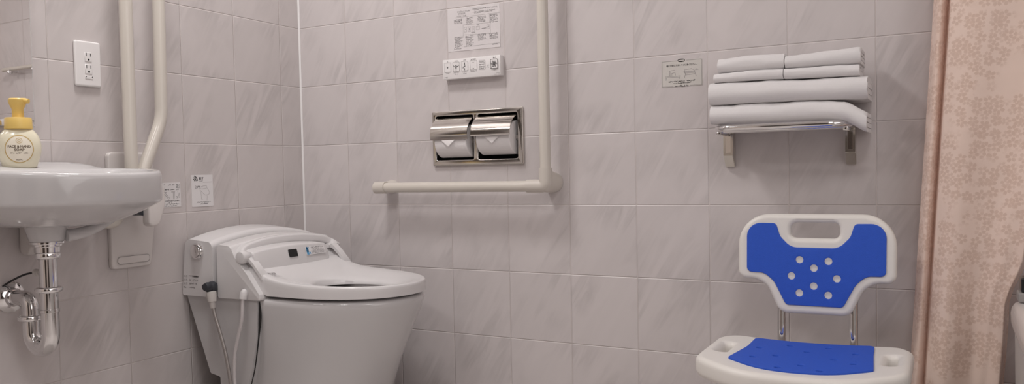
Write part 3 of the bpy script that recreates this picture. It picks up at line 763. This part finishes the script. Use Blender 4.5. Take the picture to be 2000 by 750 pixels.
# fold-down shelf sign
sg = sheet('usage_sign', rpoly([(1.2745, .9150, .002), (1.3845, .9150, .002), (1.3845, .9845, .002), (1.2745, .9845, .002)], 3), on_back(0.0), SIGN, 'grey framed usage sign with two line drawings between the grab bar and the towels', 'sign', (1.329, 0, .95), .0010)
pl = on_back(-.0013)
for ln in ([(1.3165, .9830), (1.2765, .9830), (1.2765, .9165), (1.3060, .9165)], [(1.3420, .9830), (1.3830, .9830), (1.3830, .9165), (1.3520, .9165)]): obj('border_line', strokes([ln], .0009, pl), INKL, sg, 0)
bm = strokes([[(1.3290 + .0092 * math.cos(2 * PI * k / 28), .9835 + .0037 * math.sin(2 * PI * k / 28)) for k in range(29)]], .0014, pl)
strokes([[(1.3225, .9862), (1.3355, .9862)], [(1.3225, .9808), (1.3355, .9808)]], .0018, pl, bm)
obj('oval_emblem', bm, INK, sg, 0)
bm = text2d('棚を手前にたおしてご使用ください。', .0056, 1.2885, .9690, 'LEFT', None, pl, .00006, wmax=.081)
obj('lettering', bm, INK, sg, 0)
for a, b, v, s in ((1.2945, 1.3670, .9290, .0036), (1.3060, 1.3550, .9240, .0034), (1.3110, 1.3250, .9163, .003), (1.3255, 1.3470, .9163, .0052)): obj('printed_line', bars(a, b, v, s, pl), INK, sg, 0)
bm = strokes([[(1.2855, .9430), (1.3270, .9430)], [(1.2855, .9400), (1.3265, .9400)], [(1.2875, .9400), (1.2870, .9330)], [(1.3225, .9400), (1.3250, .9350)], [(1.2960, .9440), (1.2960, .9560), (1.3000, .9580), (1.3120, .9590)], [(1.2985, .9440), (1.2985, .9550)], [(1.3030, .9450), (1.3030, .9510), (1.3120, .9520), (1.3130, .9450)],
              [(1.3370, .9580), (1.3560, .9600), (1.3640, .9550), (1.3660, .9460), (1.3400, .9440), (1.3370, .9580)], [(1.3380, .9530), (1.3640, .9520)], [(1.3385, .9490), (1.3660, .9490)], [(1.3390, .9440), (1.3370, .9360)], [(1.3660, .9460), (1.3690, .9390)], [(1.3340, .9530), (1.3390, .9500)], [(1.3660, .9560), (1.3740, .9570), (1.3700, .9590)]], .0009, pl)
obj('drawing', bm, INKL, sg, 0)

# recessed double paper holder
ph = thing('paper_holder', 'stainless double paper holder recessed into the back wall', 'paper holder', (.699, 0, .73))
ox = [(.5545, .6895), (.7045, .8400)]; oz = (.7375, .8735)
bm = prism([rpoly([(.5415, .7205, .002), (.8575, .7205, .002), (.8575, .8880, .002), (.5415, .8880, .002)], 3)] + [rpoly([(a, oz[0], .006), (b, oz[0], .006), (b, oz[1], .006), (a, oz[1], .006)], 4) for a, b in ox], .010, .003)
obj('frame', warp(bm, lambda x, y, z: (x, -z, y)), STEELP, ph, 40)
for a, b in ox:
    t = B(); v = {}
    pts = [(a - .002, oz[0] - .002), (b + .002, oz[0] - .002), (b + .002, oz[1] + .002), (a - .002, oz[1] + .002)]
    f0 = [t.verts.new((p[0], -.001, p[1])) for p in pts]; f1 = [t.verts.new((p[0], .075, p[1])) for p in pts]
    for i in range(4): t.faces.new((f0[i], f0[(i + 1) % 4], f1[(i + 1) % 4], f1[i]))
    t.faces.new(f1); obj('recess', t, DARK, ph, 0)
def cover(x0, x1, tilt):
    """curved flap hanging from a hinge in front of the roll"""
    hy, hz = -.006, .8665
    pf = [(0, 0), (-.010, -.006), (-.024, -.017), (-.034, -.029), (-.0385, -.040), (-.0405, -.050), (-.0400, -.060), (-.0390, -.066)]
    pf = [Vector((0, p[0], p[1])) for p in pf]; pf = catmull(pf, 4)
    M_ = Matrix.Rotation(tilt, 3, 'X'); out = [M_ @ p for p in pf]; inn = []
    for i, p in enumerate(out):
        tt = (out[min(i + 1, len(out) - 1)] - out[max(i - 1, 0)]).normalized(); inn.append(p + Vector((0, -tt.z, tt.y)) * -.0014)
    loop = out + inn[::-1]
    return loft([[Vector((x, hy + p.y, hz + p.z)) for p in loop] for x in (x0, x1)])
obj('flap', cover(.556, .688, .05), STEELP, ph, 40)
obj('flap', cover(.706, .838, -.13), STEELP, ph, 40)
bm = tube([(.8265, .004, .800), (.843, .004, .800)], .008, 18); obj('roll_holder', bm, CORE, ph)
bm = tube([(.6770, .004, .795), (.692, .004, .795)], .008, 18); obj('roll_holder', bm, CORE, ph)
for (x0, x1, zc, yc, nm, lb) in ((.566, .680, .795, .012, 'a', 'toilet roll with pointed tip in the paper holder bay nearer the room corner'), (.716, .830, .800, .008, 'b', 'toilet roll with pointed tip in the paper holder bay nearer the upright grab bar')):
    r = .050
    tr = thing('toilet_roll', lb, 'toilet roll', ((x0 + x1) / 2, yc, zc - r), 'toilet rolls in the paper holder')
    bm = lathe([(.019, 0), (r - .002, 0), (r, .002), (r, x1 - x0 - .002), (r - .002, x1 - x0), (.019, x1 - x0)], (x0, yc, zc), (1, 0, 0), 48)
    obj('tissue', bm, ROLLM, tr, 40)
    bm = lathe([(.0188, .0005), (.0192, .0005), (.0192, x1 - x0 - .0005), (.0175, x1 - x0 - .0005), (.0175, .0005)], (x0, yc, zc), (1, 0, 0), 28)
    obj('cardboard_core', bm, CORE, tr)
    # folded point lying on the front of the roll
    bm = B(); xc = (x0 + x1) / 2 + (-.004 if nm == 'a' else .0); hw = .048; R2 = r + .0016; rows = []
    for i in range(10):
        t = i / 9; a = math.radians(118 - 128 * t + (0 if nm == 'a' else 0)); w = hw if t < .45 else hw * max(.02, (1 - t) / .55)
        rows.append([bm.verts.new((xc + w * s_, yc - (R2 + .004 * t) * math.sin(math.radians(35 + 72 * t)), zc + (R2 + .004 * t) * math.cos(math.radians(35 + 72 * t)))) for s_ in (-1, -.5, 0, .5, 1)])
    for a, b in zip(rows, rows[1:]):
        for i in range(4): bm.faces.new((a[i], a[i + 1], b[i + 1], b[i]))
    obj('folded_tip', bm, TIPM, tr, 60)

# L-shaped grab bar
gb = thing('grab_bar', 'cream L-shaped grab bar on the back wall beside the paper holder', 'grab bar', (.953, 0, .657))
GX, GZ, GY, GR = .953, .656, -.060, .0158
obj('bar_across', tube([(.372, GY, GZ), (.945, GY, GZ)], GR, 32), CREAM, gb)
obj('bar_upright', tube([(GX, GY, GZ + .01), (GX, GY, 1.58)], GR, 32), CREAM, gb)
bm = tube([(.356, GY, GZ), (.362, GY, GZ), (.396, GY, GZ)], .0190, 32)
bevel(bm, .004, 3, 60)
e1 = obj('end_bracket', bm, CREAM2, gb)
bm = loft([[Vector((.378 + r * math.cos(a) * 1.15, y, GZ + .002 + r * math.sin(a))) for a in [2 * PI * k / 28 for k in range(28)]] for r, y in ((.0165, GY + .002), (.0175, -.03), (.0195, -.012), (.0215, -.004), (.0215, -.0005))])
obj('wall_mount', bm, CREAM2, e1)
obj('joint_ring', lathe([(.0187, -.0006), (.0190, 0), (.0187, .0006)], (.3935, GY, GZ), (1, 0, 0), 30), INKL, e1)
# corner elbow: sleeves plus a body flaring to the wall
bm = tube(fillet([(.895, GY, GZ), (GX, GY, GZ), (GX, GY, .706)], .012, 8), .0188, 32); bevel(bm, .0015, 2, 70)
e2 = obj('corner_elbow', bm, CREAM2, gb)
bm = loft([[Vector((cx + rx * math.cos(a), y, cz + rz * math.sin(a))) for a in [2 * PI * k / 40 for k in range(40)]] for cx, cz, rx, rz, y in ((.952, .672, .012, .026, GY - .014), (.952, .672, .0176, .0335, GY - .005), (.952, .6715, .0192, .0340, GY + .006), (.952, .669, .0225, .0325, -.038), (.952, .666, .0265, .0305, -.018), (.951, .665, .0285, .0290, -.004), (.951, .665, .0285, .0290, -.0005))])
obj('wall_mount', bm, CREAM2, e2)
bm = lathe([(.0186, 0), (.021, .004), (.026, .0095), (.027, .013), (.027, .014), (0, .014)], (GX, 0, 1.60), (0, -1, 0), 30); merge(bm, tube(fillet([(GX, GY, 1.56), (GX, GY, 1.60), (GX, -.001, 1.60)], .02), .0186, 30))
obj('end_bracket', bm, CREAM2, gb)

# towel shelf
ts = thing('towel_shelf', 'chrome wall shelf of bent rails on two angled brackets holding the towels', 'towel shelf', (1.6, 0, .79))
def shelf_bracket(x0, w):
    pf = rpoly([(-.0005, .790, 0), (-.030, .790, .004), (-.030, .728, .003), (-.024, .722, .001), (-.006, .700, .003), (-.0005, .700, 0)], 4)
    b = loft([[Vector((x, p.x, p.y)) for p in pf] for x in (x0, x0 + w)]); bevel(b, .0015, 2, 50); return b
for x0, w in ((1.444, .024), (1.733, .022)):
    br = obj('bracket', shelf_bracket(x0, w), STEEL, ts, 40)
    obj('bracket_groove', box(x0 + .005, x0 + w - .005, -.0306, -.0295, .735, .788, .0003, 1), STEELP, br, 40)
    obj('bracket_foot', loft([[Vector((x, a, b)) for a, b in ((-.0312, .7275), (-.0255, .7205), (-.0068, .6990), (-.005, .7003), (-.024, .7215), (-.0295, .728))] for x in (x0 + .001, x0 + w - .001)]), STEEL, br, 40)
zr = .7925
loop = fillet([(1.452, -.010, zr), (1.452, -.149, zr), (1.750, -.149, zr), (1.750, -.010, zr)], [.042, .042], 12)
obj('rail', tube(loop, .0080, 20), CHROME, ts)
for yy in (-.105, -.055): obj('rail', tube([(1.453, yy, zr - .004), (1.747, yy, zr - .004)], .0055, 16), CHROME, ts)
for xx in (1.456, 1.744): obj('rail_arm', box(xx - .006, xx + .006, -.13, -.005, .777, .7855, .002, 2), CHROME, ts)

# towels
def towel(x0, x1, yf, yb, zl, zh, name, label, group, sag=None, seed=0, layers=2, endsplay=0., tilt=0.):
    """folded terry towel: nested folds, closed edge to the front"""
    z0, z1 = zl(x0), zh(x0)
    ns = 44; sect = []
    H = 1.0; t = .5 / layers * .94
    secs = []
    for k in range(layers):
        o_, i_ = .5 - k * (.5 / layers), .5 - k * (.5 / layers) - t
        outp = [(0., o_)]; rad = o_
        pts = []
        # outer run (unit coordinates: s along depth 0 back..1 front, w across height -.5...5)
        pts += [(s, o_) for s in frange(0, 1, 7)]
        pts += [(1 + ('r', rad, math.cos(a), math.sin(a))[0:0] and 0, 0) for a in ()]
        secs.append((o_, max(i_, .004)))
    bm = B()
    for k, (o_, i_) in enumerate(secs):
        rings = []
        xe0, xe1 = x0 + .003 * k, x1 - .004 * k + (.004 if k == 1 else 0)
        for j in range(ns + 1):
            f = j / ns; x = xe0 + (xe1 - xe0) * f
            za, zb = zl(x), zh(x); h = zb - za; zc = (za + zb) / 2
            endr = min(1, min(f, 1 - f) * ns / 2.2); er = .965 + .035 * math.sqrt(max(0, 1 - (1 - endr) ** 2))
            nzv = lambda q: noise.noise(Vector((x * 9 + seed * 3.1, q * 2.3 + seed, seed * 1.7 + k)))
            yfr = yf + .003 * nzv(.3); ro, ri = o_ * h * er, i_ * h
            yc_ = yfr + .5 * h * .92 + k * .0         # centre of the fold
            loop = []
            for y in frange(yb, yc_, 6)[:-1]: loop.append((y, ro))
            for a in frange(PI / 2, -PI / 2, 14): loop.append((yc_ - ro * math.cos(a) * .96, ro * math.sin(a)))
            for y in frange(yc_, yb, 6)[1:]: loop.append((y, -ro))
            for y in frange(yb, yc_, 3)[:-1]: loop.append((y, -ri))
            for a in frange(-PI / 2, PI / 2, 8): loop.append((yc_ - ri * math.cos(a), ri * math.sin(a)))
            for y in frange(yc_, yb, 3)[1:]: loop.append((y, ri))
            ring = []
            for q, (y, dz) in enumerate(loop):
                n1 = noise.noise(Vector((x * 14, y * 16, seed * 2.2 + (1 if dz > 0 else 0))))
                dd = .0026 * n1 + .0012 * noise.noise(Vector((x * 45, y * 40, seed * 1.3)))
                ring.append(Vector((x + .0022 * noise.noise(Vector((y * 40, dz * 90, seed + k))) * (1 if f > .5 else .6), y - dd * .6, zc + dz + dd * (1 if dz > 0 else .3) + (sag(x, y) if sag else 0))))
            rings.append(ring)
        loft(rings, True, True, bm)
    o = obj(name, bm, TERRY, None, 75, ((x0 + x1) / 2, (yf + yb) / 2, zl((x0 + x1) / 2)))
    return tag(o, label, 'towel', group)
lin = lambda a, b, xa=1.44, xb=1.79: (lambda x: a + (b - a) * (x - xa) / (xb - xa))
GT = 'folded white towels on the wall shelf'
Zb = .8008
l1b = lambda x: Zb + .003 * sstep(1.6, 1.44, x)
l1t = lambda x: .8490 - .004 * sstep(1.6, 1.8, x)
towel(1.440, 1.789, -.150, -.012, l1b, l1t, 'towel', 'large folded white towel at the bottom of the stack, resting on the shelf rails', GT, lambda x, y: -.004 * sstep(1.70, 1.75, x) - .027 * sstep(1.738, 1.797, x), 1, 2)
l2t = lambda x: .9030 - .0055 * sstep(1.5, 1.8, x)
towel(1.438, 1.791, -.153, -.012, lambda x: l1t(x) + .0005, l2t, 'towel', 'large folded white towel second from the bottom, under the four small towels', GT, None, 2, 2)
l3t = lambda x: .9265 - .002 * sstep(1.45, 1.78, x)
towel(1.449, 1.6105, -.146, -.030, lambda x: l2t(x) + .0005, l3t, 'towel', 'small folded white towel, lower of the pair at the sign end', GT, None, 3, 2)
towel(1.6125, 1.774, -.147, -.030, lambda x: l2t(x) + .0005, l3t, 'towel', 'small folded white towel, lower of the pair at the curtain end', GT, None, 4, 2)
towel(1.457, 1.612, -.141, -.030, lambda x: l3t(x) + .0005, lambda x: .9635, 'towel', 'small folded white towel on top of the pair at the sign end', GT, None, 5, 2)
towel(1.6145, 1.777, -.142, -.030, lambda x: l3t(x) + .0005, lambda x: .9560 + .006 * sstep(1.62, 1.76, x), 'towel', 'small folded white towel on top of the pair at the curtain end', GT, None, 6, 2)

# rail above the picture, seen only in the mirror
rl = thing('towel_bar', 'slim beige towel bar on the back wall, seen as a reflection in the mirror', 'towel bar', (1.45, 0, 1.19))
obj('bar', tube([(1.42, -.024, 1.190), (1.715, -.024, 1.190)], .0085, 20), CREAM, rl)
for xx in (1.48, 1.655):
    m_ = obj('bar_mount', tube([(xx, -.0005, 1.181), (xx, -.028, 1.181)], .006, 16), CHROME, rl)
    obj('mount_knob', lathe([(0, -.011), (.008, -.008), (.011, 0), (.008, .008), (0, .011)], (xx, -.030, 1.177), (0, -1, 0), 20), CHROME, m_)

# ================================================================== SHOWER CHAIR
CXc = 1.6815
sc = thing('shower_chair', 'white plastic shower chair with blue foam pads on chrome legs', 'shower chair', (CXc, -.34, 0))
def saddle(x, y): return .010 * (abs(x) / .2) ** 2 - .004
ol = rpoly([(-.175, -.185, .05), (.175, -.185, .05), (.2035, -.235, .07), (.2035, -.455, .05), (.11, -.523, .30), (-.11, -.523, .30), (-.2035, -.455, .05), (-.2035, -.235, .07)], 9)
hl = lambda s: [Vector((s * x, y)) for x, y in [tuple(p) for p in rpoly([(.1575, -.283, .008), (.1765, -.283, .008), (.1765, -.374, .008), (.1575, -.374, .008)], 5)]]
bm = prism([ol, hl(1), hl(-1)], .043, .0135, 4)
slices(bm, 0, frange(-.20, .20, 26)); slices(bm, 1, frange(-.50, -.20, 6))
# small grip ridges at the ends
def seatw(x, y, z):
    g_ = 0
    if abs(x) > .197 and -.40 < y < -.22 and z > .015: g_ = .0009 * math.sin((y + .22) * 2 * PI / .0225) * sstep(.015, .03, z)
    return (CXc + x + math.copysign(g_, x), y, .257 + z + saddle(x, y))
slices(bm, 1, frange(-.40, -.22, 40))
stt = obj('seat', warp(bm, seatw), CHAIRW, sc, 50)
ph_ = [(-0.0971, -0.3111), (-0.0416, -0.2576), (0.0384, -0.2521), (0.0006, -0.3046), (-0.0526, -0.3674), (-0.0927, -0.4), (0.0963, -0.2985), (0.061, -0.3611), (0.0071, -0.4319), (0.1003, -0.3912), (-0.031, -0.4666), (0.0473, -0.4654)]
ol = rpoly([(-.124, -.212, .014), (.126, -.205, .014), (.131, -.30, .3), (.141, -.436, .012), (.075, -.482, .2), (.0, -.490, .3), (-.07, -.482, .2), (-.137, -.434, .012), (-.123, -.31, .3)], 8)
bm = prism([ol] + [circ(x, y, .0068, 14) for x, y in ph_], .005, .0012, 2)
slices(bm, 0, frange(-.13, .13, 22))
obj('seat_pad', warp(bm, lambda x, y, z: (CXc + x, y, .299 + z + saddle(x, y))), BLUE, stt, 50)
# backrest
def backf(x, y, z):          # y = height on the plate, z = thickness towards the room
    tilt = (y - .465) * .10
    return (CXc - .003 + x, -.128 - z + tilt - .30 * x * x, y)
K, KZ = .000521, .000553
zc_ = lambda cy: .357 + (462 - cy) * KZ
half = [(0, 48, 0), (329, 48, .070), (328, 324, .028), (248, 326, .040), (200, 352, .05), (146, 464, .028), (0, 464, 0)]
def mirror_outline(h, zf=zc_):
    pr = [(x * K, zf(y), r) for x, y, r in h[1:-1]]
    return rpoly(pr + [(-x, z, r) for x, z, r in pr[::-1]], 9)
ol = mirror_outline(half)
hh = rpoly([(-103 * K, zc_(149), .014), (103 * K, zc_(149), .014), (103 * K, zc_(84), .014), (-103 * K, zc_(84), .014)], 7)
bm = prism([ol, hh], .026, .0105, 4); slices(bm, 0, frange(-.165, .165, 24)); slices(bm, 1, frange(.37, .57, 6))
bk = obj('backrest', warp(bm, backf), CHAIRW, sc, 50)
halfp = [(0, 187, 0), (100, 187, .035), (147, 140, .03), (164, 86, .010), (290, 84, .068), (288, 294, .012), (212, 296, .03), (170, 330, .05), (118, 427, .012), (0, 427, 0)]
ol = mirror_outline(halfp)
hs = [(472, 238), (592, 241), (532, 271), (438, 306), (627, 311), (532, 345), (472, 376), (592, 380)]
bm = prism([ol] + [circ((x - 534) * K, zc_(y), .0084, 16) for x, y in hs], .005, .0012, 2); slices(bm, 0, frange(-.15, .15, 22))
obj('back_pad', warp(bm, lambda x, y, z: backf(x, y, z + .0238)), BLUE, bk, 50)
for x, y in hs:
    bm = lathe([(.0084, 0), (.0084, .0008), (.0062, .0006), (.0050, -.003), (.0, -.003)], backf((x - 534) * K, zc_(y), .0262), (0, -1, -.1), 18)
    obj('vent_hole', bm, CHAIRW, bk)
for s in (-1, 1):
    xx = CXc - .003 + s * .079
    obj('back_post', tube(fillet([(xx, -.22, .238), (xx, -.128, .238), (xx, -.1165, .44)], .03, 8), .0098, 20), CHROME, sc)
def legframe(y, yo):
    a, b = CXc - .150, CXc + .150
    return fillet([(a - .035, y + yo, .02), (a, y, .244), (b, y, .244), (b + .035, y + yo, .02)], .045, 10)
for y, yo in ((-.435, -.025), (-.245, .025)):
    pth = legframe(y, yo); obj('leg_frame', tube(pth, .0115, 20), CHROME, sc)
    for s in (-1, 1):
        xx = CXc + s * .185
        obj('rubber_foot', lathe([(0, 0), (.019, 0), (.019, .008), (.0155, .014), (.0145, .045), (.0116, .048)], (xx, y + yo, 0), (-s * .12, -yo * 3, 1), 22), GREYSH, sc)
for s in (-1, 1): obj('side_brace', tube([(CXc + s * .12, -.44, .244), (CXc + s * .12, -.225, .240)], .010, 16), CHROME, sc)

# ================================================================== CURTAIN AND TUB
bm = B(); uvl = bm.loops.layers.uv.new('UVMap')
NU, NV = 150, 70
def curt(u, v):
    """u 0..1 across, v 0..1 up (0 = floor)"""
    z = 2.15 * v
    xl = 1.858 + .0625 * (z / 1.05)                       # leaning edge near the wall
    k = sstep(.25, 1.0, z)
    xr = 2.047 + .015 * sstep(.1, .40, z) + .030 * sstep(.39, .50, z) + .30 * sstep(.42, 1.5, z)
    # first fold: a narrow strip turned towards the wall, a deep crease, then the broad panel
    wf = .030
    if u < .16:
        s = u / .16; x = xl + wf * s; y = -.085 - .030 * math.sin(s * PI)
    elif u < .26:
        s = (u - .16) / .10; x = xl + wf - .010 * math.sin(s * PI) + .004 * s; y = -.085 + .045 * math.sin(s * PI) - .028 * s
    else:
        s = (u - .26) / .74
        x = xl + wf + .004 + (xr - xl - wf - .004) * s
        y = -.113 - .022 * math.sin(min(1, s * 4) * PI / 2) - .010 * math.sin(s * 7.0 + z * 1.2) - .020 * sstep(.35, 1., s) * (.4 + .6 * k)
        y += .050 * sstep(.92, 1.0, s)
    y += .004 * noise.noise(Vector((u * 5, z * 3, 1))) + .006 * noise.noise(Vector((u * 9 + z * 3, z * 4 - u * 6, 5))) * sstep(.5, .9, u)
    return Vector((x, y, max(z, .002)))
gv = [[bm.verts.new(curt(i / NU, j / NV)) for j in range(NV + 1)] for i in range(NU + 1)]
# cloth length across for the pattern
leng = []
for j in range(NV + 1):
    row = [0.]
    for i in range(NU): row.append(row[-1] + (gv[i + 1][j].co - gv[i][j].co).length)
    leng.append(row)
for i in range(NU):
    for j in range(NV):
        f = bm.faces.new((gv[i][j], gv[i + 1][j], gv[i + 1][j + 1], gv[i][j + 1]))
        for l, (a, b) in zip(f.loops, ((i, j), (i + 1, j), (i + 1, j + 1), (i, j + 1))): l[uvl].uv = (leng[b][a], 2.15 * b / NV)
cu = obj('shower_curtain', bm, curtain_material(), None, 80, (1.97, -.1, 0))
tag(cu, 'peach satin shower curtain with a small cherry blossom pattern beside the bathtub', 'curtain')

tb = thing('bathtub', 'white bathtub with rounded rim and grey apron, partly out of view beyond the curtain', 'bathtub', (2.45, -.85, 0))
TX, TY = 2.0585, -.188
def inset(d, z): return [Vector((p.x, p.y, z)) for p in rpoly([(TX + d, -1.55 + d, .02), (2.80 - d, -1.55 + d, .02), (2.80 - d, TY - d, .02), (TX + d, TY - d, .02)], 6)]
obj('rim', loft([inset(.012, .352), inset(.004, .362), inset(.001, .374), inset(0, .392), inset(.002, .405), inset(.007, .414), inset(.016, .420), inset(.05, .421), inset(.065, .415), inset(.085, .30), inset(.14, .10), inset(.20, .07)]), TUBM, tb, 50)
obj('apron', loft([inset(.010, 0.0), inset(.007, .358)]), TUBP, tb, 40)
bx = thing('bath_caddy', 'black bath caddy with grey base standing on the bathtub rim', 'bath caddy', (2.12, -.228, .4205))
obj('caddy_base', box(2.069, 2.20, -.255, -.200, .4212, .4400, .003), GREYSH, bx)
obj('caddy_tray', box(2.074, 2.195, -.25, -.204, .4400, .470, .004), BLACK, bx)

# ================================================================== LIGHT
def area(name, loc, size, power, col, target=None, shape='DISK'):
    l = bpy.data.lights.new(name, 'AREA'); l.energy = power; l.size = size; l.shape = shape; l.color = col
    o = bpy.data.objects.new(name, l); COL.objects.link(o); o.location = loc
    if target is not None: o.rotation_euler = (Vector(target) - Vector(loc)).to_track_quat('-Z', 'Y').to_euler()
    return o
WARM = (1.0, .968, .948)
area('overhead_light', (.45, -.86, 2.30), .34, 16.5, WARM)
area('overhead_light', (.60, -2.2, 2.30), .34, 9.5, WARM)
area('overhead_light', (2.1, -1.9, 2.30), .6, 12, WARM)  # broad fill added to brighten the curtain side
area('side_fill', (2.93, -1.6, 1.15), 1.9, 12, WARM, (0, -1.2, .6))  # unseen fill added to lift the wall under the basin
w = bpy.data.worlds.new('world'); scene.world = w; w.use_nodes = True
w.node_tree.nodes['Background'].inputs[0].default_value = (.6, .56, .55, 1); w.node_tree.nodes['Background'].inputs[1].default_value = .25

# ================================================================== CAMERA
F_, SX, SY = 1586.58327, -16.8991, 16.67007
C_ = Vector((1.946188, -2.128032, .70188))
yaw, pitch, roll = -.50026, -.03681, -.02125
f_ = Vector((math.sin(yaw) * math.cos(pitch), math.cos(yaw) * math.cos(pitch), math.sin(pitch)))
r_ = Vector((math.cos(yaw), -math.sin(yaw), 0)); u_ = r_.cross(f_)
R = r_ * math.cos(roll) + u_ * math.sin(roll); U = -r_ * math.sin(roll) + u_ * math.cos(roll)
cam = bpy.data.cameras.new('camera'); co = bpy.data.objects.new('camera', cam); COL.objects.link(co)
cam.sensor_width = 36; cam.sensor_fit = 'HORIZONTAL'; cam.lens = F_ / 2000 * 36
cam.shift_x = -SX / 2000; cam.shift_y = SY / 2000; cam.clip_start = .02
co.matrix_world = Matrix(((R.x, U.x, -f_.x, C_.x), (R.y, U.y, -f_.y, C_.y), (R.z, U.z, -f_.z, C_.z), (0, 0, 0, 1)))
scene.camera = co
scene.view_settings.view_transform = 'Standard'
scene.view_settings.look = 'None'
scene.view_settings.exposure = -.04
